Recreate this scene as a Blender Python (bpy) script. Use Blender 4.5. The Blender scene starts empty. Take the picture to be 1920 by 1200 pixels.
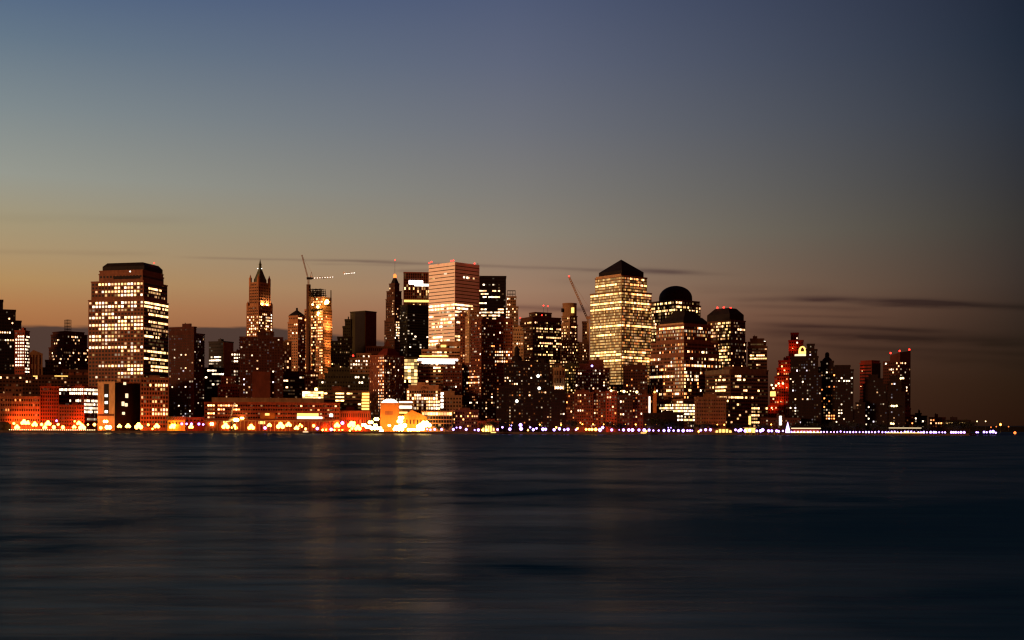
import bpy, math, random
from mathutils import Vector, Matrix

# ------------------------------------------------------------------ scene
S = bpy.context.scene
COL = S.collection
H = 7.0            # camera height over the water
F = 2400.0         # focal length in photograph pixels (1920 wide)
HY = 802.0         # horizon row in the photograph
ROLL = 0.0032      # the photograph leans a little: the waterline falls to the right
GZ = 2.0           # level of the city ground over the water
SHORE = 1385.0

S.view_settings.view_transform = 'Standard'
S.view_settings.look = 'None'
S.view_settings.exposure = 0.0
S.view_settings.gamma = 1.0
S.render.engine = 'CYCLES'
S.cycles.use_denoising = True
S.cycles.denoiser = 'OPENIMAGEDENOISE'
S.cycles.sample_clamp_indirect = 3.5
S.cycles.max_bounces = 4
S.cycles.diffuse_bounces = 0
S.cycles.glossy_bounces = 2
S.cycles.use_light_tree = True
S.cycles.caustics_reflective = False
S.cycles.caustics_refractive = False
S.cycles.filter_width = 1.3

def PX(px, D, y=HY):
    return (px + ROLL * (y - HY) - 960.0) * D / F
def PZ(px, y, D):
    return H - (y - ROLL * (px - 960.0) - HY) * D / F

# ------------------------------------------------------------------ materials
def lin(c):
    return tuple(((v / 255.0) / 12.92 if v / 255.0 <= 0.04045 else ((v / 255.0 + 0.055) / 1.055) ** 2.4) for v in c)

MATS = {}
def wall_mat(name, col, rough=0.8, var=0.35, scale=0.25, metallic=0.0, spec=0.1):
    m = bpy.data.materials.new(name); m.use_nodes = True
    nt = m.node_tree; b = nt.nodes['Principled BSDF']
    tc = nt.nodes.new('ShaderNodeTexCoord')
    mp = nt.nodes.new('ShaderNodeMapping'); mp.inputs['Scale'].default_value = (scale, scale, scale * 0.35)
    nz = nt.nodes.new('ShaderNodeTexNoise'); nz.inputs['Scale'].default_value = 1.0; nz.inputs['Detail'].default_value = 6.0
    nz.inputs['Roughness'].default_value = 0.65
    rp = nt.nodes.new('ShaderNodeValToRGB')
    rp.color_ramp.elements[0].position = 0.28; rp.color_ramp.elements[1].position = 0.75
    lo = tuple(v * (1 - var) for v in col); hi = tuple(min(1, v * (1 + var)) for v in col)
    rp.color_ramp.elements[0].color = (*lo, 1); rp.color_ramp.elements[1].color = (*hi, 1)
    nt.links.new(tc.outputs['Object'], mp.inputs['Vector']); nt.links.new(mp.outputs['Vector'], nz.inputs['Vector'])
    nt.links.new(nz.outputs['Fac'], rp.inputs['Fac']); nt.links.new(rp.outputs['Color'], b.inputs['Base Color'])
    b.inputs['Roughness'].default_value = rough; b.inputs['Metallic'].default_value = metallic
    b.inputs['Specular IOR Level'].default_value = spec
    MATS[name] = m
    return m

for n, c, kw in [
    ('red_brick', (0.2, 0.042, 0.022), {}), ('salmon_stone', (0.24, 0.1, 0.06), {}), ('ochre_stone', (0.17, 0.085, 0.038), {}), ('school_brick', (0.23, 0.045, 0.02), {}), ('brown_brick', (0.09, 0.026, 0.015), {}), ('dark_brick', (0.048, 0.016, 0.011), {}),
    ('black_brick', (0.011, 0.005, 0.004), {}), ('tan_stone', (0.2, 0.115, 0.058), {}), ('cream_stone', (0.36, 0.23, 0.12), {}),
    ('lime_stone', (0.34, 0.17, 0.08), {}), ('grey_concrete', (0.1, 0.075, 0.05), {}), ('dim_concrete', (0.05, 0.037, 0.027), {}),
    ('red_granite', (0.17, 0.055, 0.03), {}), ('pink_granite', (0.16, 0.072, 0.042), {}), ('brown_granite', (0.07, 0.031, 0.017), {}),
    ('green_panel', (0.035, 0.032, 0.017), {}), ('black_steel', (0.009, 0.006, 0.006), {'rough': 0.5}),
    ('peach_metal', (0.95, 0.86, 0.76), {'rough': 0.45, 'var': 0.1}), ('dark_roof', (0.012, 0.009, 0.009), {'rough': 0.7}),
    ('green_copper', (0.06, 0.075, 0.045), {'rough': 0.6}), ('red_slate', (0.1, 0.016, 0.01), {}), ('yellow_paint', (0.55, 0.35, 0.06), {}),
    ('crane_paint', (0.35, 0.2, 0.12), {'rough': 0.5}), ('post_paint', (0.03, 0.03, 0.035), {'rough': 0.5}),
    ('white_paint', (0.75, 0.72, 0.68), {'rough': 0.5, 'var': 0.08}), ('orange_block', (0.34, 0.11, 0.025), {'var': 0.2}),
    ('hull_paint', (0.05, 0.05, 0.055), {'rough': 0.4}), ('pavement', (0.12, 0.1, 0.085), {'scale': 0.08}),
    ('sea_wall_stone', (0.08, 0.06, 0.05), {'scale': 0.3}), ('bark', (0.03, 0.022, 0.016), {}), ('leaf', (0.018, 0.02, 0.011), {'scale': 0.4}),
    ('grass_hill', (0.012, 0.012, 0.009), {'scale': 0.02}), ('teal_steel', (0.05, 0.055, 0.05), {'rough': 0.5}),
]:
    wall_mat(n, c, **kw)

def glass_mat(name, col, rough):
    m = bpy.data.materials.new(name); m.use_nodes = True
    b = m.node_tree.nodes['Principled BSDF']
    b.inputs['Base Color'].default_value = (*col, 1); b.inputs['Roughness'].default_value = rough
    b.inputs['Specular IOR Level'].default_value = 0.08
    MATS[name] = m
glass_mat('dark_glass', (0.005, 0.004, 0.004), 0.5)

TINT = {'warm': (1.0, 0.5, 0.22), 'yellow': (1.0, 0.58, 0.2), 'white': (1.0, 0.74, 0.48), 'amber': (1.0, 0.28, 0.07), 'cool': (0.95, 0.8, 0.9),
        'gold': (1.0, 0.48, 0.13)}
LVL = {1: 0.075, 2: 0.6, 3: 3.4}
def lit_mat(tint, lvl):
    k = 'lit_%s_%d' % (tint, lvl)
    if k in MATS: return MATS[k]
    m = bpy.data.materials.new(k); m.use_nodes = True
    nt = m.node_tree; nt.nodes.remove(nt.nodes['Principled BSDF'])
    out = nt.nodes['Material Output']
    e = nt.nodes.new('ShaderNodeEmission'); e.inputs['Color'].default_value = (*TINT[tint], 1)
    oi = nt.nodes.new('ShaderNodeObjectInfo'); g = nt.nodes.new('ShaderNodeNewGeometry')
    ad = nt.nodes.new('ShaderNodeMath'); ad.operation = 'ADD'
    fr = nt.nodes.new('ShaderNodeMath'); fr.operation = 'FRACT'
    pw = nt.nodes.new('ShaderNodeMath'); pw.operation = 'POWER'; pw.inputs[1].default_value = 1.6
    mr = nt.nodes.new('ShaderNodeMath'); mr.operation = 'MULTIPLY_ADD'
    mr.inputs[1].default_value = LVL[lvl] * 1.5; mr.inputs[2].default_value = LVL[lvl] * 0.4
    nt.links.new(oi.outputs['Random'], ad.inputs[0]); nt.links.new(g.outputs['Random Per Island'], ad.inputs[1])
    nt.links.new(ad.outputs[0], fr.inputs[0]); nt.links.new(fr.outputs[0], pw.inputs[0]); nt.links.new(pw.outputs[0], mr.inputs[0])
    nt.links.new(mr.outputs[0], e.inputs['Strength']); nt.links.new(e.outputs[0], out.inputs['Surface'])
    m.cycles.emission_sampling = 'NONE'
    MATS[k] = m
    return m

def glow_mat(name, col, strength):
    m = bpy.data.materials.new(name); m.use_nodes = True
    nt = m.node_tree; nt.nodes.remove(nt.nodes['Principled BSDF'])
    e = nt.nodes.new('ShaderNodeEmission'); e.inputs['Color'].default_value = (*col, 1); e.inputs['Strength'].default_value = strength
    nt.links.new(e.outputs[0], nt.nodes['Material Output'].inputs['Surface'])
    m.cycles.emission_sampling = 'NONE'
    MATS[name] = m
glow_mat('sodium_lamp', (1.0, 0.38, 0.05), 15.0)
glow_mat('flood_lamp', (1.0, 0.58, 0.13), 40.0)
glow_mat('violet_lamp', (0.5, 0.28, 1.0), 6.0)
glow_mat('beacon_red', (1.0, 0.02, 0.012), 9.0)
glow_mat('small_lamp', (1.0, 0.7, 0.3), 5.0)
glow_mat('lantern_orange', (1.0, 0.2, 0.04), 2.6)
glow_mat('sign_white', (1.0, 0.86, 0.8), 9.0)
glow_mat('strip_white', (1.0, 0.92, 0.75), 4.0)
glow_mat('strip_gold', (1.0, 0.6, 0.14), 2.2)
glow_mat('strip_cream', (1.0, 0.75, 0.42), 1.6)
glow_mat('strip_violet', (0.72, 0.5, 1.0), 3.0)
glow_mat('strip_red', (0.9, 0.1, 0.04), 0.5)

# ------------------------------------------------------------------ mesh helper
class MB:
    def __init__(s): s.v = []; s.f = []; s.m = []
    def poly(s, pts, mi=0):
        n = len(s.v); s.v.extend(pts); s.f.append(tuple(range(n, n + len(pts)))); s.m.append(mi)
    def box(s, x0, x1, y0, y1, z0, z1, mi=0, bottom=True):
        n = len(s.v)
        s.v += [(x0, y0, z0), (x1, y0, z0), (x1, y1, z0), (x0, y1, z0), (x0, y0, z1), (x1, y0, z1), (x1, y1, z1), (x0, y1, z1)]
        fs = [(4, 5, 6, 7), (0, 1, 5, 4), (1, 2, 6, 5), (2, 3, 7, 6), (3, 0, 4, 7)] + ([(3, 2, 1, 0)] if bottom else [])
        for f in fs: s.f.append(tuple(n + i for i in f)); s.m.append(mi)
    def frustum(s, r0, r1, z0, z1, mi=0):
        (a0, a1, b0, b1), (c0, c1, d0, d1) = r0, r1
        n = len(s.v)
        s.v += [(a0, b0, z0), (a1, b0, z0), (a1, b1, z0), (a0, b1, z0), (c0, d0, z1), (c1, d0, z1), (c1, d1, z1), (c0, d1, z1)]
        for f in [(4, 5, 6, 7), (0, 1, 5, 4), (1, 2, 6, 5), (2, 3, 7, 6), (3, 0, 4, 7), (3, 2, 1, 0)]:
            s.f.append(tuple(n + i for i in f)); s.m.append(mi)
    def tube(s, p0, p1, r0, r1=None, k=6, mi=0):
        r1 = r0 if r1 is None else r1
        p0 = Vector(p0); p1 = Vector(p1); d = (p1 - p0).normalized()
        a = Vector((0, 0, 1)) if abs(d.z) < 0.9 else Vector((1, 0, 0))
        u = d.cross(a).normalized(); w = d.cross(u)
        n = len(s.v)
        for p, r in ((p0, r0), (p1, r1)):
            for i in range(k):
                t = 2 * math.pi * i / k
                s.v.append(tuple(p + u * (r * math.cos(t)) + w * (r * math.sin(t))))
        for i in range(k):
            j = (i + 1) % k
            s.f.append((n + i, n + j, n + k + j, n + k + i)); s.m.append(mi)
        s.f.append(tuple(n + k + i for i in range(k))); s.m.append(mi)
        s.f.append(tuple(n + k - 1 - i for i in range(k))); s.m.append(mi)
    def lathe(s, prof, k=16, cx=0, cy=0, mi=0):
        n = len(s.v)
        for r, z in prof:
            for i in range(k):
                t = 2 * math.pi * i / k
                s.v.append((cx + r * math.cos(t), cy + r * math.sin(t), z))
        for a in range(len(prof) - 1):
            for i in range(k):
                j = (i + 1) % k
                s.f.append((n + a * k + i, n + a * k + j, n + (a + 1) * k + j, n + (a + 1) * k + i)); s.m.append(mi)
        s.f.append(tuple(n + (len(prof) - 1) * k + i for i in range(k))); s.m.append(mi)
        s.f.append(tuple(n + k - 1 - i for i in range(k))); s.m.append(mi)
    def ball(s, c, r, k=10, mi=0, sz=1.0):
        rows = 6
        s.lathe([(max(0.001, r * math.sin(math.pi * i / rows)), c[2] - sz * r * math.cos(math.pi * i / rows)) for i in range(rows + 1)], k, c[0], c[1], mi)
    def lattice(s, p0, p1, w, seg, r=0.18, mi=0):
        p0 = Vector(p0); p1 = Vector(p1); d = (p1 - p0).normalized()
        a = Vector((0, 0, 1)) if abs(d.z) < 0.9 else Vector((1, 0, 0))
        u = d.cross(a).normalized(); v = d.cross(u)
        cs = [u * w / 2 + v * w / 2, u * w / 2 - v * w / 2, -u * w / 2 - v * w / 2, -u * w / 2 + v * w / 2]
        for c in cs: s.tube(p0 + c, p1 + c, r, r, 4, mi)
        for i in range(seg):
            A = p0.lerp(p1, i / seg); B = p0.lerp(p1, (i + 1) / seg)
            for q in range(4):
                s.tube(A + cs[q], B + cs[(q + 1) % 4], r * 0.7, r * 0.7, 4, mi)
    def mesh(s, name, mats):
        me = bpy.data.meshes.new(name)
        me.from_pydata(s.v, [], s.f)
        for m in mats: me.materials.append(MATS[m] if isinstance(m, str) else m)
        if len(mats) > 1: me.polygons.foreach_set('material_index', s.m)
        me.update()
        return me
    def build(s, name, mats, parent=None, loc=(0, 0, 0), rz=0.0, smooth=False):
        if isinstance(mats, str): mats = [mats]
        me = s.mesh(name, mats)
        if smooth: me.polygons.foreach_set('use_smooth', [True] * len(me.polygons))
        o = bpy.data.objects.new(name, me); COL.objects.link(o)
        o.location = loc; o.rotation_euler = (0, 0, rz)
        if parent is not None: o.parent = parent
        return o

def tag(o, label=None, cat=None, group=None, kind=None):
    if label: o['label'] = label
    if cat: o['category'] = cat
    if group: o['group'] = group
    if kind: o['kind'] = kind
    return o
def empty(name, loc, rz=0.0):
    o = bpy.data.objects.new(name, None); COL.objects.link(o)
    o.location = loc; o.rotation_euler = (0, 0, rz); o.empty_display_size = 2
    return o
def link_copy(src, parent, loc, rz=0.0):
    c = src.copy(); COL.objects.link(c); c.parent = parent; c.location = loc; c.rotation_euler = (0, 0, rz)
    return c

# ------------------------------------------------------------------ buildings
PANE = {}
def pane_mesh(w, h, mat):
    k = (round(w, 1), round(h, 1), mat.name)
    if k not in PANE:
        b = MB(); x = k[0] / 2; z = k[1] / 2; d = 0.14
        b.box(-x, x, -d, 0.0, -z, z)
        b.f = [b.f[i] for i in (0, 1, 2, 4, 5)]; b.m = b.m[:5]
        PANE[k] = b.mesh('lit_window', [mat])
    return PANE[k]

class Bld: pass
ALL = []
MAXLIT = 100

def building(name, label, cat, short, l, c, r, D, tiers, wall, fh=3.6, bw=3.2, style='punch', p=0.12, d=0.1, rp=0.0, rf=(0.3, 1.0), tint='warm', lvl=(3, 2),
             rows=(), face2=None, th=None, depth=26.0, pent=1, cornice=True, balcony=0, bands=False, piers=False, seed=None, vb=812.0, ww=None, wh=None, dh=1.0,
             skip_top=1.2, group=None, base=GZ, cols=()):
    bw = bw * .9
    if face2 and 'bw' in face2: face2['bw'] *= .9
    R_ = random.Random(seed if seed is not None else int(l * 7 + r * 13 + D))
    B = Bld(); B.l, B.c, B.r, B.D, B.short = l, c, r, D, short
    frontal = c is None
    pc = r if frontal else c
    if frontal:
        th = 0.0; phi = math.atan(((l + r) / 2 - 960) / F)
    else:
        phi = math.atan((c - 960) / F)
        if th is None: th = min(math.radians(72), max(math.radians(18), math.atan2(r - c, c - l)))
        else: th = math.radians(th)
    a = -th - phi
    Cx, Cy = (pc - 960) * D / F, D
    dL = (-math.cos(a), -math.sin(a)); dR = (-math.sin(a), math.cos(a))
    tl = (l - 960) / F
    L = (tl * Cy - Cx) / (dL[0] - tl * dL[1])
    if frontal: Rw = depth
    else:
        tr = (r - 960) / F; Rw = (tr * Cy - Cx) / (dR[0] - tr * dR[1])
    L = abs(L); Rw = abs(Rw)
    cs = math.cos(th) + math.sin(th)
    mpp = D / F
    root = empty(name, (Cx, Cy, base), a)
    tag(root, label, cat, group)
    B.root, B.L, B.R, B.a, B.frontal = root, L, Rw, a, frontal
    B.rects = []
    z0 = 0.0
    lc = (l + r) / 2
    for (yt, tlx, trx) in tiers:
        dl = (tlx - l) * mpp / cs; dr = (r - trx) * mpp / cs
        if frontal:
            ins = max(0.0, min(dl, dr)) * 0.6
            rect = (-L + dl, -dr, ins, Rw - ins if ins < Rw * 0.4 else Rw)
        else:
            mn = max(0.0, min(dl, dr))
            rect = (-L + dl, -mn, mn, Rw - dr)
        z1 = PZ(pc, yt, D + rect[2]) - base
        B.rects.append((*rect, z0, z1)); z0 = z1
    B.world = lambda x, y: (Cx + x * math.cos(a) - y * math.sin(a), Cy + x * math.sin(a) + y * math.cos(a))
    def to_local(px, y, Dp):
        X = PX(px, Dp, y) - Cx; Y = Dp - Cy
        return (X * math.cos(a) + Y * math.sin(a), -X * math.sin(a) + Y * math.cos(a), PZ(px, y, Dp) - base)
    B.local = to_local
    # walls
    wb = MB(); tops = []
    for (x0, x1, y0, y1, za, zb) in B.rects:
        wb.box(x0, x1, y0, y1, za, zb, 0, bottom=False)
        if bands or balcony or piers:
            nf = int((zb - za) / fh)
            for i in range(nf):
                zz = zb - (i + 1) * fh + 0.1
                if zz + base < PZ(pc, vb, D): break
                if bands:
                    wb.box(x0 - 0.22, x1 + 0.22, y0 - 0.22, y1 + 0.22, zz - fh * 0.12, zz + fh * 0.16, 0)
                if balcony:
                    e = balcony
                    wb.box(x0 - e, x1 + e, y0 - e * 0.25, y1 + e * 0.25, zz - 0.12, zz + 0.35, 0)
            if piers:
                for (w, is_l) in ((x1 - x0, True), (y1 - y0, False)):
                    if frontal and not is_l: continue
                    nb = max(2, round(w / bw))
                    for i in range(nb + 1):
                        u = i * w / nb
                        if is_l: wb.box(x0 + u - 0.3, x0 + u + 0.3, y0 - 0.5, y0 - 0.003, za, zb - 0.4, 0)
                        else: wb.box(x1 + 0.003, x1 + 0.5, y0 + u - 0.3, y0 + u + 0.3, za, zb - 0.4, 0)
        if cornice:
            cb = MB(); cb.box(x0 - 0.5, x1 + 0.5, y0 - 0.5, y1 + 0.5, zb - 0.9, zb + 0.5); tops.append(cb)
    B.wall = wb.build('wall', wall, root)
    for cb in tops: cb.build('cornice', wall, root)
    x0, x1, y0, y1, za, zb = B.rects[-1]
    B.top = B.rects[-1]
    for i in range(pent):
        w = (x1 - x0) * R_.uniform(0.2, 0.4); dd = (y1 - y0) * R_.uniform(0.25, 0.5)
        cx = x0 + (x1 - x0) * R_.uniform(0.3, 0.7); cy = y0 + (y1 - y0) * R_.uniform(0.35, 0.65)
        pb = MB(); h = R_.uniform(2.0, 4.0)
        pb.box(cx - w / 2, cx + w / 2, cy - dd / 2, cy + dd / 2, zb + 0.5, zb + 0.5 + h)
        po_ = pb.build('penthouse', wall, root)
        vb_ = MB(); vb_.tube((cx - w * 0.2, cy, zb + 0.5 + h), (cx - w * 0.2, cy, zb + 1.6 + h), 0.5, 0.5, 6); vb_.build('vent_pipe', 'black_steel', po_)
    # windows
    faces = [dict(style=style, p=p, d=d, rp=rp, rf=rf, tint=tint, lvl=lvl, bw=bw, fh=fh, ww=ww, wh=wh)]
    if not frontal:
        f2 = dict(faces[0]); f2.update(face2 or {}); faces.append(f2)
    lit = []; other = MB()
    mats = ['dark_glass']; midx = {}
    def mi(t, lv):
        if lv == 0: return 0
        k = (t, lv)
        if k not in midx: midx[k] = len(mats); mats.append(lit_mat(t, lv))
        return midx[k]
    for (x0, x1, y0, y1, za, zb) in B.rects:
        for fi, fc in enumerate(faces):
            if fc['style'] is None: continue
            w = (x1 - x0) if fi == 0 else (y1 - y0)
            if w < 3: continue
            n = max(1, round((w - 1.0) / fc['bw'])); bwid = (w - 1.0) / n
            st = fc['style']
            wf = fc['ww'] or {'punch': 0.52, 'ribbon': 0.88, 'pier': 0.48, 'slot': 0.36}[st]
            hf = fc['wh'] or {'punch': 0.46, 'ribbon': 0.44, 'pier': 0.62, 'slot': 0.6}[st]
            ph, pw = fc['fh'] * hf, bwid * wf
            nrow = int((zb - za - skip_top) / fc['fh'])
            xs0, ys0 = B.world((x0 + x1) / 2 if fi == 0 else x1, y0 if fi == 0 else (y0 + y1) / 2)
            pxc = xs0 / ys0 * F + 960
            for i in range(nrow):
                z = zb - skip_top - (i + 0.5) * fc['fh']
                yrow = HY - (z + base - H) * F / ys0 + ROLL * (pxc - 960)
                if yrow > vb: break
                half = 0.5 * fc['fh'] * F / ys0
                on = R_.random() < fc['rp']
                fr = R_.uniform(*fc['rf']); st0 = R_.uniform(0, 1 - fr) if fr < 1 else 0
                ex = [q for q in rows if q[1] == fi and abs(q[0] - yrow) <= half * 1.02]
                for jx in range(n):
                    u = 0.5 + (jx + 0.5) * bwid
                    uf = (jx + 0.5) / n
                    lv = 0
                    q = R_.random()
                    if on and st0 <= uf <= st0 + fr and q < 0.9: lv = fc['lvl'][0] if R_.random() < 0.8 else fc['lvl'][1]
                    elif q < (fc['p'] + .025 if fc['p'] > .012 else fc['p']): lv = fc['lvl'][0] if R_.random() < 0.42 else fc['lvl'][1]
                    elif q < fc['p'] + (fc['d'] + .09 if fc['d'] > 0 and fc['p'] > 0 and wall != 'black_brick' else fc['d']): lv = 1
                    for e in ex:
                        if e[2] <= uf <= e[3]:
                            pr = e[5] if len(e) > 5 else 0.93
                            if R_.random() < pr: lv = e[4] if len(e) > 4 else 3
                    for (cf, c0, c1, ya, yb, clv, cp) in cols:
                        if cf == fi and c0 <= uf <= c1 and ya <= yrow <= yb and R_.random() < cp: lv = clv
                    t = fc['tint'] if isinstance(fc['tint'], str) else R_.choice(fc['tint'])
                    if fi == 0: pos = (x0 + u, y0 - 0.004, z); rz = 0.0
                    else: pos = (x1 + 0.004, y0 + u, z); rz = math.pi / 2
                    if bands: pos = (pos[0] + (0.1 if fi else 0), pos[1] - (0 if fi else 0.1), z + fc['fh'] * 0.02)
                    rec = (lv, R_.random(), pos, rz, pw, ph, t)
                    if lv >= 2: lit.append(rec)
                    else:
                        if lv == 0 and dh != 1.0: rec = (lv, rec[1], pos, rz, pw, ph * dh, t)
                        put_pane(other, rec, mi(t, lv))
    lit.sort(key=lambda q: (-q[0], q[1]))
    for q in lit[:MAXLIT]:
        o = bpy.data.objects.new('lit_window', pane_mesh(q[4], q[5], lit_mat(q[6], q[0])))
        COL.objects.link(o); o.parent = root; o.location = q[2]; o.rotation_euler = (0, 0, q[3])
    for q in lit[MAXLIT:]:
        put_pane(other, q, mi(q[6], q[0]))
    if other.f:
        o = other.build('window', mats, root); o['kind'] = 'stuff'
    ALL.append(B)
    return B

def put_pane(b, q, mi):
    lv, _, (x, y, z), rz, w, h, t = q
    d = 0.14; n = len(b.v); w /= 2; h /= 2
    if rz == 0.0:
        b.v += [(x - w, y, z - h), (x + w, y, z - h), (x + w, y, z + h), (x - w, y, z + h), (x - w, y - d, z - h), (x + w, y - d, z - h), (x + w, y - d, z + h), (x - w, y - d, z + h)]
    else:
        b.v += [(x, y - w, z - h), (x, y + w, z - h), (x, y + w, z + h), (x, y - w, z + h), (x + d, y - w, z - h), (x + d, y + w, z - h), (x + d, y + w, z + h), (x + d, y - w, z + h)]
    for f in [(4, 5, 6, 7), (0, 1, 5, 4), (1, 2, 6, 5), (2, 3, 7, 6), (3, 0, 4, 7)]:
        b.f.append(tuple(n + i for i in f)); b.m.append(mi)

def part_mid(B, k=-1):
    x0, x1, y0, y1, za, zb = B.rects[k]
    X, Y = B.world((x0 + x1) / 2, (y0 + y1) / 2)
    return (x0 + x1) / 2, (y0 + y1) / 2, Y, zb
def inset(B, l, r, k=0):
    """the rectangle whose silhouette runs from px l to px r, about the tower's middle"""
    x0, x1, y0, y1, za, zb = B.rects[k]
    full = B.r - B.l
    cx, cy, Y, z = part_mid(B, k)
    w = (r - l) / full
    mx0, mx1, my0, my1 = B.rects[0][:4]
    hw, hd = (mx1 - mx0) * w / 2, (my1 - my0) * w / 2
    sh = ((l + r) / 2 - (B.l + B.r) / 2) * B.D / F
    ca, sa = math.cos(-B.a), math.sin(-B.a)
    mx, my = (mx0 + mx1) / 2 + sh * ca, (my0 + my1) / 2 + sh * sa
    return (mx - hw, mx + hw, my - hd, my + hd), Y
def pyramid(B, l, r, ydrum, yapex, mat, topw=0.0, name='roof', l2=None, r2=None):
    rc, Y = inset(B, l, r)
    zt = B.top[5]
    zd = PZ(B.l, ydrum, Y) - GZ
    za = PZ(B.l, yapex, Y) - GZ
    m = MB()
    if zd > zt + 0.2: m.box(*rc, zt, zd)
    if l2 is not None: r2c, _ = inset(B, l2, r2)
    else:
        cx, cy = (rc[0] + rc[1]) / 2, (rc[2] + rc[3]) / 2
        r2c = (cx - 0.05, cx + 0.05, cy - 0.05, cy + 0.05)
    m.frustum(rc, r2c, max(zd, zt) - 0.001, za)
    m.build(name, mat, B.root)
    return r2c, za
def dome(B, l, r, yb, yt, mat, drum=0.0):
    cx, cy, Y, zb = part_mid(B)
    rad = (r - l) / 2 * Y / F
    sh = ((l + r) / 2 - (B.l + B.r) / 2) * B.D / F
    mx0, mx1, my0, my1 = B.rects[0][:4]
    cx, cy = (mx0 + mx1) / 2 + sh * math.cos(-B.a), (my0 + my1) / 2 + sh * math.sin(-B.a)
    z0 = PZ(B.l, yb, Y) - GZ; h = PZ(B.l, yt, Y) - GZ - z0
    m = MB()
    prof = [(rad, min(zb, z0) - 0.2)] + [(max(0.02, rad * math.cos(math.pi / 2 * i / 10)), z0 + h * math.sin(math.pi / 2 * i / 10)) for i in range(11)]
    m.lathe(prof, 32, cx, cy)
    m.build('dome', mat, B.root, smooth=False)
def beacon(B, px, y, r=0.9, mat='beacon_red', foot=None, Dp=None, name='beacon'):
    cx, cy, Y, zb = part_mid(B)
    p = B.local(px, y, Dp or Y)
    m = MB(); m.ball((p[0], p[1], p[2]), r, 8, 0)
    o = m.build(name, mat, B.root)
    zf = zb if foot is None else foot
    if p[2] - r > zf + 0.3:
        q = MB(); q.tube((p[0], p[1], zf - 0.3), (p[0], p[1], p[2] - r * 0.6), 0.22, 0.14, 5); o.parent = q.build('beacon_pole', 'black_steel', B.root)
    return o
def facebox(B, face, px0, px1, ya, yb, mat, name, out=0.35, k=0, back=0.003):
    """a panel fixed on a face between two photo columns and rows, standing a little proud of the wall"""
    x0, x1, y0, y1, za, zb = B.rects[k]
    def solve(px):
        t = (px - 960) / F
        if face == 0:
            X, Y = B.world(0, y0); d = (math.cos(B.a), math.sin(B.a))
        else:
            X, Y = B.world(x1, 0); d = (-math.sin(B.a), math.cos(B.a))
        s = (t * Y - X) / (d[0] - t * d[1]); return s, Y + s * d[1]
    s0, Y0 = solve(px0); s1, Y1 = solve(px1)
    Ym = (Y0 + Y1) / 2; pm = (px0 + px1) / 2
    z1 = PZ(pm, ya, Ym) - GZ; z0 = PZ(pm, yb, Ym) - GZ
    m = MB()
    if face == 0: m.box(s0, s1, y0 - out, y0 - back, z0, z1)
    else: m.box(x1 + back, x1 + out, s0, s1, z0, z1)
    return m.build(name, mat, B.root)

# ------------------------------------------------------------------ the towers and houses, one by one
W2 = ('warm', 'warm', 'white'); WY = ('yellow', 'yellow', 'warm'); WM = ('warm', 'white', 'white', 'cool'); WA = ('warm', 'amber', 'yellow')
b = building

# --- the cluster at the north end
b('apartment_tower', 'nearly black stepped tower cut by the picture edge, few lit windows', 'tower', 'black stepped tower', -60, None, 46, 1700,
  [(628, -60, 46), (602, -60, 40), (582, -60, 30), (564, -60, 8)], 'black_brick', fh=4.2, bw=3.4, p=0.03, d=0.1, rows=[(622, 0, .55, .8), (639, 0, .65, .95), (596, 0, .84, .9, 3, .9), (603, 0, .8, .86)], vb=745, tint=W2, pent=0)
b('apartment_house', 'small red brick block with five columns of brightly lit windows', 'building', 'red block of lit columns', 27, 46, 55, 1600,
  [(620, 27, 55)], 'red_brick', fh=4.0, bw=3.2, p=0.0, d=0.15, vb=720, tint='white', cols=[(0, 0, 1, 625, 690, 3, .93), (1, 0, 1, 628, 700, 3, .7)])
B = b('courthouse', 'small tan classical building with tall column piers and sloping pediment', 'building', 'tan classical building', 55, None, 79, 1560,
  [(664, 55, 79)], 'tan_stone', style='slot', fh=14, bw=4.5, p=0, d=0.0, vb=715, piers=True, pent=0)
x0, x1, y0, y1, za, zb = B.rects[-1]
m = MB(); xm = (x0 + x1) / 2
m.poly([(x0 - .6, y0 - .7, zb + .5), (x1 + .6, y0 - .7, zb + .5), (xm - 3, y0 - .7, zb + 5)]); m.poly([(x0 - .6, y1 + .6, zb + .5), (xm - 3, y1 + .6, zb + 5), (x1 + .6, y1 + .6, zb + .5)])
m.poly([(x0 - .6, y0 - .7, zb + .5), (xm - 3, y0 - .7, zb + 5), (xm - 3, y1 + .6, zb + 5), (x0 - .6, y1 + .6, zb + .5)]); m.poly([(x1 + .6, y0 - .7, zb + .5), (x1 + .6, y1 + .6, zb + .5), (xm - 3, y1 + .6, zb + 5), (xm - 3, y0 - .7, zb + 5)])
m.build('pediment_roof', 'tan_stone', B.root)
B = b('office_block', 'dark brown block carrying an open steel water tank frame on its roof', 'building', 'dark block with roof frame', 91, 118, 166, 1750,
  [(650, 91, 166), (626, 96, 163), (621, 98, 157)], 'dark_brick', fh=4.4, bw=3.0, p=0.03, d=0.06, vb=712, tint=W2, rows=[(672, 0, .3, .95, 3, .85), (666, 0, .2, .6, 2, .4), (643, 0, .2, .6, 3, .25), (635, 1, .3, .8, 3, .5), (643, 1, .5, .95, 3, .4), (664, 1, .3, .9, 3, .35)], pent=0)
cx, cy, Y, zb = part_mid(B); p = B.local(127, 620, Y); m = MB(); hh = PZ(127, 600, Y) - GZ
for i in range(5):
    zz = zb + (hh - zb) * i / 4
    m.box(p[0] - 4.2, p[0] + 4.2, p[1] - 3, p[1] + 3, zz - 0.25, zz + 0.1)
for sx in (-4, -1.3, 1.3, 4):
    for sy in (-2.8, 2.8): m.tube((p[0] + sx, p[1] + sy, zb), (p[0] + sx, p[1] + sy, hh), 0.3, 0.3, 5)
m.build('tank_frame', 'black_steel', B.root)
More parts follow.
